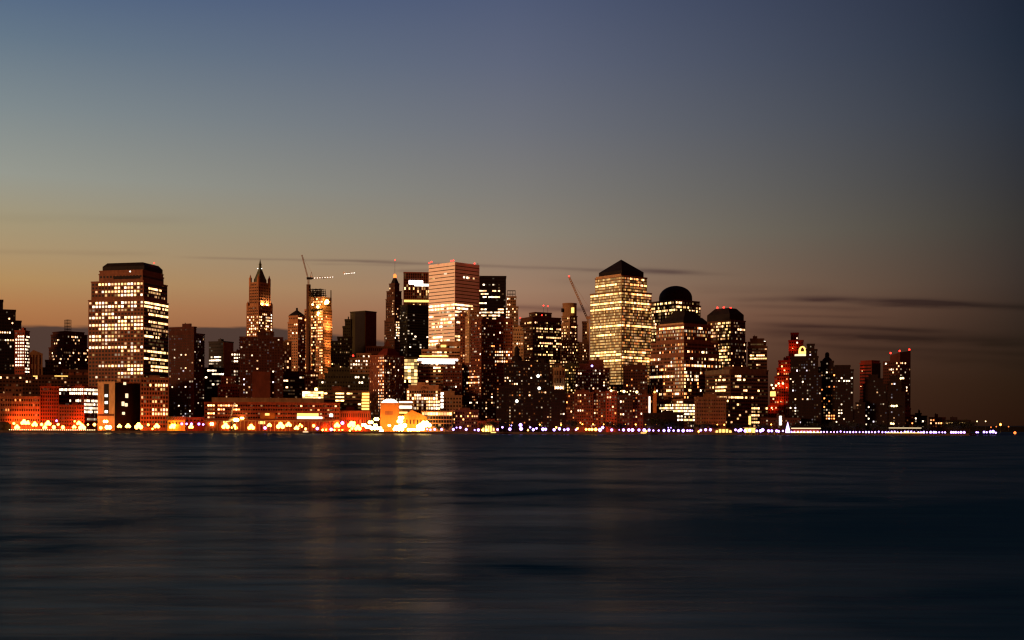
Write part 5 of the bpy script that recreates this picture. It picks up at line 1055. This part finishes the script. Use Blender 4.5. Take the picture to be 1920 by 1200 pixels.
# ------------------------------------------------------------------ small structures on the shore
def vault(name, label, px0, px1, y, D, mat, ribs, post_mat='cream_stone'):
    x0, x1 = PX(px0, D), PX(px1, D); w = x1 - x0; root = empty(name, ((x0 + x1) / 2, D, GZ)); tag(root, label, 'pavilion')
    h = PZ((px0 + px1) / 2, y, D) - GZ; m = MB(); n = 10
    for k in range(ribs):
        yy = k * 2.0
        for i in range(n):
            a0 = math.pi * i / n; a1 = math.pi * (i + 1) / n
            m.tube((-w / 2 * math.cos(a0), yy, .4 + (h - .4) * math.sin(a0) ** .7), (-w / 2 * math.cos(a1), yy, .4 + (h - .4) * math.sin(a1) ** .7), .3, .3, 5)
    m.build('rib', post_mat, root)
    m = MB()
    for i in range(n):
        a0 = math.pi * i / n; a1 = math.pi * (i + 1) / n; q = .96
        m.poly([(-w / 2 * q * math.cos(a0), .6, .4 + (h * q - .4) * math.sin(a0) ** .7), (-w / 2 * q * math.cos(a1), .6, .4 + (h * q - .4) * math.sin(a1) ** .7),
                (-w / 2 * q * math.cos(a1), 2 * ribs - 1.4, .4 + (h * q - .4) * math.sin(a1) ** .7), (-w / 2 * q * math.cos(a0), 2 * ribs - 1.4, .4 + (h * q - .4) * math.sin(a0) ** .7)])
    m.build('canopy', post_mat, root)
    m = MB()
    for i in range(5): 
        u = -w / 2 + w * (i + .5) / 5; m.box(u - w * .07, u + w * .07, 1.2, 1.5, .5, h * (.55 if i in (0, 4) else .8))
    m.build('lit_screen', mat, root)
    return root
vault('pavilion', 'arched yellow lit pavilion under the trees beside violet lamps', 904, 928, 795, 1389, 'strip_gold', 3)
vault('pavilion', 'low gold lit greenhouse vault with glowing ribs on the shore', 1341, 1373, 803, 1388, 'strip_gold', 4, 'lime_stone')
root = empty('kiosk', (PX(1406, 1390), 1390, GZ)); tag(root, 'flat roofed yellow lit kiosk behind violet lamps', 'kiosk'); h = PZ(1406, 801, 1390) - GZ
m = MB(); m.box(-7, 7, -3, 3, h - .8, h); m.build('roof', 'cream_stone', root)
m = MB(); m.box(-5.5, 5.5, -2, 2, .3, h - .8); m.build('lit_wall', 'strip_gold', root)
m = MB()
for sx in (-6.3, -2, 2, 6.3): m.tube((sx, -2.6, 0), (sx, -2.6, h - .8), .2, .2, 6)
m.build('post', 'post_paint', root)
# pier house with its lit turret
root = empty('pier_house', (PX(1511, 1392), 1392, GZ)); tag(root, 'long red banded pier house with lit eaves above the water', 'pier house')
hw = (PX(1538, 1392) - PX(1484, 1392)) / 2; zt = PZ(1511, 801.5, 1392) - GZ; ze = PZ(1511, 803, 1392) - GZ; zm = PZ(1511, 809, 1392) - GZ
m = MB(); m.box(-hw, hw, 0, 12, 0, ze); m.build('wall', 'red_slate', root)
m = MB(); m.frustum((-hw - .5, hw + .5, -.6, 12.6), (-hw + 3, hw - 3, 5, 7), ze, zt + 2.2); m.build('roof', 'dark_roof', root)
m = MB(); m.box(-hw - .4, hw + .4, -.8, -.55, ze - .5, ze + .4); m.build('lit_eaves', 'strip_cream', root)
m = MB(); m.box(-hw + 2, hw - 2, -.5, -.1, zm, zm + 1.8); m.build('red_band', 'strip_red', root)
m = MB(); m.box(-hw, hw, -.9, -.5, .4, 1.5); m.build('lit_base', 'strip_gold', root)
for i in range(7):
    u = -hw + 3 + (2 * hw - 6) * i / 6; m = MB(); m.box(u - .8, u + .8, -.75, -.2, 2.2, zm + .4); m.build('lit_window', 'strip_white' if i % 3 else 'strip_violet', root)
root = empty('clock_turret', (PX(1477, 1390), 1390, GZ)); tag(root, 'slim white lit turret with pointed roof before the pier house', 'turret')
h = PZ(1477, 791, 1390) - GZ
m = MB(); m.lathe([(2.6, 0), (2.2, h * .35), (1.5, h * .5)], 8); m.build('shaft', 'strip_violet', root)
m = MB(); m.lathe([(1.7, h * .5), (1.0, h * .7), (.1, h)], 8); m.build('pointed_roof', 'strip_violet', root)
# ferry landing
root = empty('ferry_landing', (PX(1697, 1390), 1390, GZ)); tag(root, 'open ferry landing with thin lit roof edge and golden deck', 'ferry landing')
hw = (PX(1728, 1390) - PX(1667, 1390)) / 2; h = PZ(1697, 802.5, 1390) - GZ
m = MB(); m.box(-hw, hw, 0, 9, h - .5, h + .3); m.build('roof', 'dark_roof', root)
m = MB(); m.box(-hw, hw, -.35, -.003, h - .3, h + .3); m.build('lit_edge', 'strip_cream', root)
m = MB()
for i in range(9): m.tube((-hw + 1 + (2 * hw - 2) * i / 8, .6, 0), (-hw + 1 + (2 * hw - 2) * i / 8, .6, h - .5), .25, .25, 6)
m.build('post', 'post_paint', root)
m = MB(); m.box(-hw - 3, hw + 3, -2.2, -1.2, .1, 1.2); m.build('lit_deck', 'strip_gold', root)
# golden inclined loading gallery and the shore crane
root = empty('loading_gallery', (PX(390, 1393), 1393, GZ)); tag(root, 'inclined golden lit loading gallery rising towards the shore crane', 'gallery')
z0 = PZ(388, 797, 1393) - GZ; z1 = PZ(436, 787.5, 1393) - GZ; xw = PX(436, 1393) - PX(388, 1393)
m = MB(); m.v += [(0, -1.2, z0 - 1.6), (xw, -1.2, z1 - .8), (xw, 1.2, z1 - .8), (0, 1.2, z0 - 1.6), (0, -1.2, z0 + 1.6), (xw, -1.2, z1 + .8), (xw, 1.2, z1 + .8), (0, 1.2, z0 + 1.6)]
for f in [(4, 5, 6, 7), (0, 1, 5, 4), (1, 2, 6, 5), (2, 3, 7, 6), (3, 0, 4, 7), (3, 2, 1, 0)]: m.f.append(f); m.m.append(0)
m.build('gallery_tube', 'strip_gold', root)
m = MB()
for q in (.1, .5, .9): m.tube((xw * q, 0, 0), (xw * q, 0, z0 + (z1 - z0) * q - 1), .4, .4, 6)
m.build('trestle', 'post_paint', root)
root = empty('shore_crane', (PX(437, 1394), 1394, GZ)); tag(root, 'small crane with a raised thin boom above the loading gallery', 'crane')
z0 = PZ(437, 789, 1394) - GZ
m = MB(); m.lathe([(2.2, 0), (1.6, z0 * .6), (1.6, z0)], 8); m.build('pedestal', 'post_paint', root)
m = MB(); m.box(-4, 5, -2, 2, z0, z0 + 3.6); m.build('cab', 'crane_paint', root)
m = MB(); m.lattice((-3.5, 0, z0 + 3.2), (PX(440.5, 1394) - PX(437, 1394), 0, PZ(440, 755, 1394) - GZ), 1.1, 12, .3); m.build('boom', 'white_paint', root)
piles = (1398, 1406, 1409, 1416, 1421, 1440, 1452, 1458)
for i, px_ in enumerate(piles):
    root = empty('mooring_pile', (PX(px_, 1379), 1379, -1)); tag(root, 'pale mooring pile in the water under the kiosk lamps, %s from left' % ORD[i], 'mooring pile', 'mooring piles before the kiosk')
    m = MB(); m.tube((0, 0, 0), (0, 0, 3.4 + (i % 3) * .5), .34, .3, 8); m.build('post', 'cream_stone', root)
    m = MB(); m.lathe([(.42, 3.3 + (i % 3) * .5), (.42, 3.7 + (i % 3) * .5), (.1, 4.1 + (i % 3) * .5)], 8); m.build('cap', 'white_paint', root)
# moored boats
def boat(px, label, lamp_mat, L=14):
    D = 1374; root = empty('moored_boat', (PX(px, D), D, 0)); tag(root, label, 'boat')
    m = MB(); n = 12; rows_ = [(.75, -.3), (1.0, 1.1)]; vs = []
    for sc, z in rows_:
        ring = []
        for i in range(n + 1):
            t = i / n; wdt = 2.2 * sc * math.sin(math.pi * min(1, .12 + t * .88)) ** .6
            ring.append((-L / 2 + L * t * (1 if sc == 1 else .96), wdt, z + (.6 * t ** 3 if sc == 1 else 0)))
        vs.append(ring)
    for i in range(n):
        for s in (1, -1):
            a, b_, c, d = vs[0][i], vs[0][i + 1], vs[1][i + 1], vs[1][i]
            m.poly([(q[0], q[1] * s, q[2]) for q in ((a, b_, c, d) if s < 0 else (d, c, b_, a))])
        m.poly([vs[1][i], vs[1][i + 1], (vs[1][i + 1][0], -vs[1][i + 1][1], vs[1][i + 1][2]), (vs[1][i][0], -vs[1][i][1], vs[1][i][2])])
    m.build('hull', 'hull_paint', root)
    m = MB(); m.box(-4, 2, -1.4, 1.4, 1.0, 2.6); m.frustum((-3.5, 1.2, -1.2, 1.2), (-3, .4, -1, 1), 2.6, 3.6); cab_ = m.build('cabin', 'white_paint', root)
    m = MB(); m.box(-3.6, 1.6, -1.55, -1.403, 1.5, 2.2); m.build('lit_window', lamp_mat, cab_)
    m = MB(); m.tube((-1, 0, 3.6), (-1, 0, 5), .08, .05, 5); m.ball((-1, 0, 5.1), .3, 8); m.build('mast_lamp', 'small_lamp', root)
boat(927, 'small dark boat with one lit window below the arched pavilion', 'strip_gold', 16)
boat(1208, 'small boat with gold cabin light below the violet lamps', 'strip_gold', 18)
boat(575, 'small dark boat moored under the wide red school', 'strip_cream', 12)

# ------------------------------------------------------------------ two light trails over the city, shaped as airliners with lit windows
def plane(px0, y0, px1, y1, label, n):
    D = 2600; xa, xb = PX(px0, D), PX(px1, D); za_, zb_ = PZ(px0, y0, D), PZ(px1, y1, D); L = math.hypot(xb - xa, zb_ - za_)
    root = empty('airliner', ((xa + xb) / 2, D, (za_ + zb_) / 2)); root.rotation_euler = (0, -math.atan2(zb_ - za_, xb - xa), 0); tag(root, label, 'airliner')
    m = MB(); k = 10; prof = [(.2, -L / 2), (.9, -L / 2 + 3), (1.3, -L / 2 + 8), (1.3, L / 2 - 6), (.9, L / 2 - 2), (.2, L / 2)]
    base_ = len(m.v)
    for r, x in prof:
        for i in range(k): t = 2 * math.pi * i / k; m.v.append((x, r * math.cos(t), r * math.sin(t)))
    for a in range(len(prof) - 1):
        for i in range(k): j = (i + 1) % k; m.f.append((a * k + i, a * k + j, (a + 1) * k + j, (a + 1) * k + i)); m.m.append(0)
    m.build('fuselage', 'white_paint', root)
    m = MB(); m.v += [(2, -1.5, -.6), (5, -1.5, -.6), (-3, -L * .45, .4), (-4.5, -L * .45, .4), (2, 1.5, -.6), (5, 1.5, -.6), (-3, L * .45, .4), (-4.5, L * .45, .4)]
    m.f += [(0, 1, 2, 3), (7, 6, 5, 4)]; m.m += [0, 0]; m.build('wing', 'white_paint', root)
    m = MB(); m.box(-L / 2, -L / 2 + 3, -.15, .15, 1, 5); m.build('tail_fin', 'white_paint', root)
    for i in range(n):
        x = -L / 2 + 3 + (L - 6) * i / (n - 1); m = MB(); m.box(x - .6, x + .6, -1.75, -1.2, -.5, .5); m.build('lit_window', 'strip_white', root)  # row of windows shaped to imitate a dotted light trail
plane(582, 522, 626, 519.5, 'airliner whose lit windows stand for a light trail beside the slender luffing crane', 9)
plane(643, 514, 667, 511.5, 'smaller airliner whose lit windows stand for a light trail high past the crane', 7)

# lamps on the far shore
for i, (px_, yy) in enumerate(((1832, 790), (1848, 790), (1876, 796), (1858, 801), (1868, 800), (1891, 800))):
    D = 3380; root = empty('harbour_beacon', (PX(px_, D), D, 3)); z = PZ(px_, yy, D) - 3
    tag(root, ['pale mast light over the distant shore, first of the pair', 'pale mast light over the distant shore, second of the pair', 'brightest low orange light on the distant shore', 'dim low light under the pair of mast lights', 'dim light beside the brightest orange shore light', 'outermost dim light near the picture edge'][i], 'harbour light', 'lights on the distant shore')
    m = MB(); m.tube((0, 0, 0), (0, 0, z - .8), .5, .3, 6); m.build('mast', 'post_paint', root)
    m = MB(); m.ball((0, 0, z), 1.5 if i != 2 else 2.4, 8); m.build('lamp_head', 'small_lamp' if i < 2 else ('sodium_lamp' if i == 2 else 'lantern_orange'), root)
for i, (px_, yy, r_, mt) in enumerate(((1831, 812, 1.3, 'violet_lamp'), (1834, 812, 1.1, 'violet_lamp'), (1845, 812, 1.7, 'violet_lamp'), (1850, 812, 1.4, 'violet_lamp'), (1857, 812, 2.0, 'violet_lamp'), (1862, 812, 2.4, 'violet_lamp'), (1867, 813, 1.4, 'violet_lamp'), (1903, 814, 2.2, 'lantern_orange'))):
    D = 1500; root = empty('light_buoy', (PX(px_, D), D, 0)); tag(root, None, 'light buoy', 'lit buoys off the land tip')
    root['label'] = 'lone orange lit buoy far from the land tip' if i == 7 else 'violet lit buoy off the land tip, %s from left' % ORD[i]
    z = max(1.2, PZ(px_, yy, D)); m = MB(); m.lathe([(1.0, -.4), (1.2, .2), (.4, .5), (.25, z)], 8); m.build('float', 'hull_paint', root)
    m = MB(); m.ball((0, 0, z + r_ * .7), r_ * .75, 8); m.build('lamp_head', mt, root)

# ------------------------------------------------------------------ sky
w = bpy.data.worlds.new('World'); S.world = w; w.use_nodes = True
nt = w.node_tree; bg = nt.nodes['Background']
tc = nt.nodes.new('ShaderNodeTexCoord'); sep = nt.nodes.new('ShaderNodeSeparateXYZ'); nt.links.new(tc.outputs['Generated'], sep.inputs[0])
SX, SY, SZ = sep.outputs
hor = math_('SQRT', math_('ADD', math_('MULTIPLY', SX, SX), math_('MULTIPLY', SY, SY)))
U = math_('DIVIDE', SX, math_('MAXIMUM', hor, 0.001))          # sine of the bearing: -1 west-north, +1 south
V = math_('DIVIDE', SZ, math_('MAXIMUM', hor, 0.001))          # tangent of the elevation
ys = [800, 720, 640, 590, 545, 500, 440, 360, 240, 120, 0, -600]
CL = [(110, 62, 38), (140, 80, 45), (166, 104, 62), (176, 122, 76), (178, 140, 92), (172, 146, 108), (163, 150, 120), (150, 152, 142), (126, 137, 141), (100, 118, 135), (76, 97, 130), (50, 68, 104)]
CC = [(82, 50, 36), (98, 61, 46), (126, 85, 66), (151, 107, 84), (157, 123, 99), (149, 125, 105), (139, 129, 114), (126, 123, 118), (109, 112, 121), (94, 101, 121), (80, 90, 117), (54, 66, 98)]
CR = [(36, 17, 10), (38, 21, 15), (42, 27, 23), (50, 35, 30), (54, 42, 38), (54, 45, 42), (52, 48, 46), (46, 46, 51), (38, 44, 57), (29, 38, 54), (25, 32, 50), (15, 20, 35)]
def ramp(cols):
    r = nt.nodes.new('ShaderNodeValToRGB'); cr = r.color_ramp
    while len(cr.elements) < len(ys): cr.elements.new(0.5)
    for e, y, c in zip(cr.elements, ys, cols):
        e.position = min(1.0, max(0.0, (HY - y) / F / 0.62)); e.color = (*lin(c), 1)
    return r
vf = math_('DIVIDE', V, 0.62)
rl_, rc_, rr2 = ramp(CL), ramp(CC), ramp(CR)
for q in (rl_, rc_, rr2): nt.links.new(vf, q.inputs['Fac'])
def mixc(f, a, b_, mode='MIX'):
    q = nt.nodes.new('ShaderNodeMix'); q.data_type = 'RGBA'; q.blend_type = mode; q.clamp_factor = True
    if isinstance(f, (int, float)): q.inputs['Factor'].default_value = f
    else: nt.links.new(f, q.inputs['Factor'])
    for s, v in (('A', a), ('B', b_)):
        sk = [i for i in q.inputs if i.name == s and i.type == 'RGBA'][0]
        if isinstance(v, tuple): sk.default_value = v
        else: nt.links.new(v, sk)
    return [o for o in q.outputs if o.type == 'RGBA'][0]
def maprange(v, a, b_, smooth=False):
    q = nt.nodes.new('ShaderNodeMapRange'); q.inputs['From Min'].default_value = a; q.inputs['From Max'].default_value = b_
    if smooth: q.interpolation_type = 'SMOOTHSTEP'
    nt.links.new(v, q.inputs['Value']); return q.outputs[0]
c1 = mixc(maprange(U, -0.37, 0.0), rl_.outputs['Color'], rc_.outputs['Color'])
c2 = mixc(maprange(U, 0.0, 0.37), c1, rr2.outputs['Color'])
# thin dark clouds low over the city
nz = nt.nodes.new('ShaderNodeTexNoise'); nz.inputs['Scale'].default_value = 1.0; nz.inputs['Detail'].default_value = 5.0
mp = nt.nodes.new('ShaderNodeMapping'); mp.inputs['Scale'].default_value = (22.0, 22.0, 160.0)
nt.links.new(tc.outputs['Generated'], mp.inputs['Vector']); nt.links.new(mp.outputs['Vector'], nz.inputs['Vector'])
NZ = math_('SUBTRACT', nz.outputs['Fac'], 0.5)
front = math_('GREATER_THAN', SY, 0.0)
def uv(px, y):
    y = y - ROLL * (px - 960)
    dx = (px - 960) / F; dz = (HY - y) / F; h = math.hypot(dx, 1); return dx / h, dz / h
tot_ = None
def streak(pxa, ya, pxb, yb, th, k, fade=.25, rag=.7):
    global tot_
    u0, v0 = uv(pxa, ya); u1, v1 = uv(pxb, yb); sl = (v1 - v0) / (u1 - u0); t = th / F
    line = math_('MULTIPLY_ADD', U, sl, v0 - sl * u0)
    d = math_('DIVIDE', math_('ADD', math_('SUBTRACT', V, line), math_('MULTIPLY', NZ, t * rag * 2)), t)
    gsn = math_('POWER', 2.718, math_('MULTIPLY', math_('MULTIPLY', d, d), -1.0))
    span = (u1 - u0) * fade
    e = math_('MULTIPLY', maprange(U, u0, u0 + span, True), maprange(U, u1, u1 - span, True))
    tex = math_('ADD', math_('MULTIPLY', NZ, 1.6), 1.0)
    a = math_('MULTIPLY', math_('MULTIPLY', gsn, e), math_('MULTIPLY', tex, k))
    tot_ = a if tot_ is None else math_('ADD', tot_, a)
streak(300, 481, 800, 490, 2.4, .22); streak(560, 485, 1010, 501, 3.0, .34, .35); streak(860, 496, 1420, 515, 3.6, .36, .4); streak(1140, 503, 1340, 511, 4.2, .42, .45); streak(560, 494, 780, 498, 2.2, .14); streak(730, 508, 830, 506, 3, .25)
streak(930, 575, 1130, 582, 5, .5); streak(1320, 562, 1640, 560, 5, .35, .4); streak(1430, 556, 1880, 570, 5.5, .5, .35); streak(1620, 560, 2080, 584, 5.5, .6, .3); streak(1560, 568, 1840, 578, 4, .45, .45); streak(1320, 572, 1700, 580, 4, .3, .4); streak(1380, 590, 1700, 596, 3, .25, .4)
streak(1360, 604, 1860, 623, 4.5, .6, .35); streak(1340, 616, 2050, 646, 10, .55, .25); streak(1480, 625, 1840, 640, 4, .4, .4); streak(1400, 642, 2050, 668, 5, .35); streak(1500, 655, 2050, 690, 9, .28); streak(1080, 603, 1330, 606, 5, .25); streak(1250, 541, 1600, 545, 9, .12); streak(-100, 470, 330, 476, 5, .1); streak(-100, 405, 420, 412, 8, .06); streak(1000, 525, 1300, 535, 8, .08)
# the grey cloud bank standing on the horizon to the north
u0, v0 = uv(0, 607); u1, v1 = uv(500, 613); u2, v2 = uv(745, 640)
e1 = math_('MULTIPLY_ADD', U, (v1 - v0) / (u1 - u0), v0 - (v1 - v0) / (u1 - u0) * u0)
e2 = math_('MULTIPLY_ADD', U, (v2 - v1) / (u2 - u1), v1 - (v2 - v1) / (u2 - u1) * u1)
top = math_('ADD', math_('MINIMUM', e1, e2), math_('MULTIPLY', NZ, 0.006))
bank = math_('MULTIPLY', maprange(math_('SUBTRACT', top, V), -0.0006, 0.0022, True), maprange(U, 0.02, -0.11, True))
tot_ = math_('MINIMUM', math_('MULTIPLY', tot_, front), 0.8)
c3 = mixc(tot_, c2, mixc(1.0, c2, (*lin((132, 108, 142)), 1), 'MULTIPLY'))
c4 = mixc(math_('MULTIPLY', math_('MULTIPLY', bank, front), 0.95), c3, (*lin((70, 53, 49)), 1))
sky = nt.nodes.new('ShaderNodeTexSky'); sky.sky_type = 'NISHITA'; sky.sun_disc = False
SUN_EL = math.radians(4.0); SUN_ROT = math.radians(232.0)
sky.sun_elevation = SUN_EL; sky.sun_rotation = SUN_ROT
c5 = mixc(0.002, c4, sky.outputs['Color'], 'ADD')
# night overhead; an added warm glow low behind the camera fills the facades
back = maprange(SY, -0.15, 0.45, True)
c5 = mixc(maprange(V, 0.55, 1.3, True), c5, (*lin((26, 32, 50)), 1))
near = mixc(maprange(V, 0.15, 0.8, True), (*lin((165, 62, 32)), 1), (*lin((32, 22, 24)), 1))
c5 = mixc(back, near, c5)
nt.links.new(c5, bg.inputs['Color']); bg.inputs['Strength'].default_value = 1.0

# the last light of the sky glow behind the camera, low in the west
sd = bpy.data.lights.new('sun', 'SUN'); sd.energy = 2.6; sd.angle = math.radians(12); sd.color = (1.0, 0.47, 0.21)
so = bpy.data.objects.new('sun', sd); COL.objects.link(so)
dirn = Vector((math.sin(math.radians(52)), math.cos(math.radians(52)), -math.tan(SUN_EL)))   # way the light travels
so.rotation_euler = dirn.to_track_quat('-Z', 'Y').to_euler()
so.location = (-300, -300, 120)

# ------------------------------------------------------------------ camera
cd = bpy.data.cameras.new('camera'); co = bpy.data.objects.new('camera', cd); COL.objects.link(co)
cd.sensor_fit = 'HORIZONTAL'; cd.sensor_width = 36.0; cd.lens = 36.0 * F / 1920.0
cd.shift_y = (HY - 600.0) / 1920.0
cd.clip_start = 0.5; cd.clip_end = 30000.0
co.location = (0, 0, H)
co.matrix_world = Matrix.Translation((0, 0, H)) @ Matrix.Rotation(math.radians(90), 4, 'X') @ Matrix.Rotation(ROLL, 4, 'Z')
S.camera = co
S.render.resolution_x = 1024; S.render.resolution_y = 640
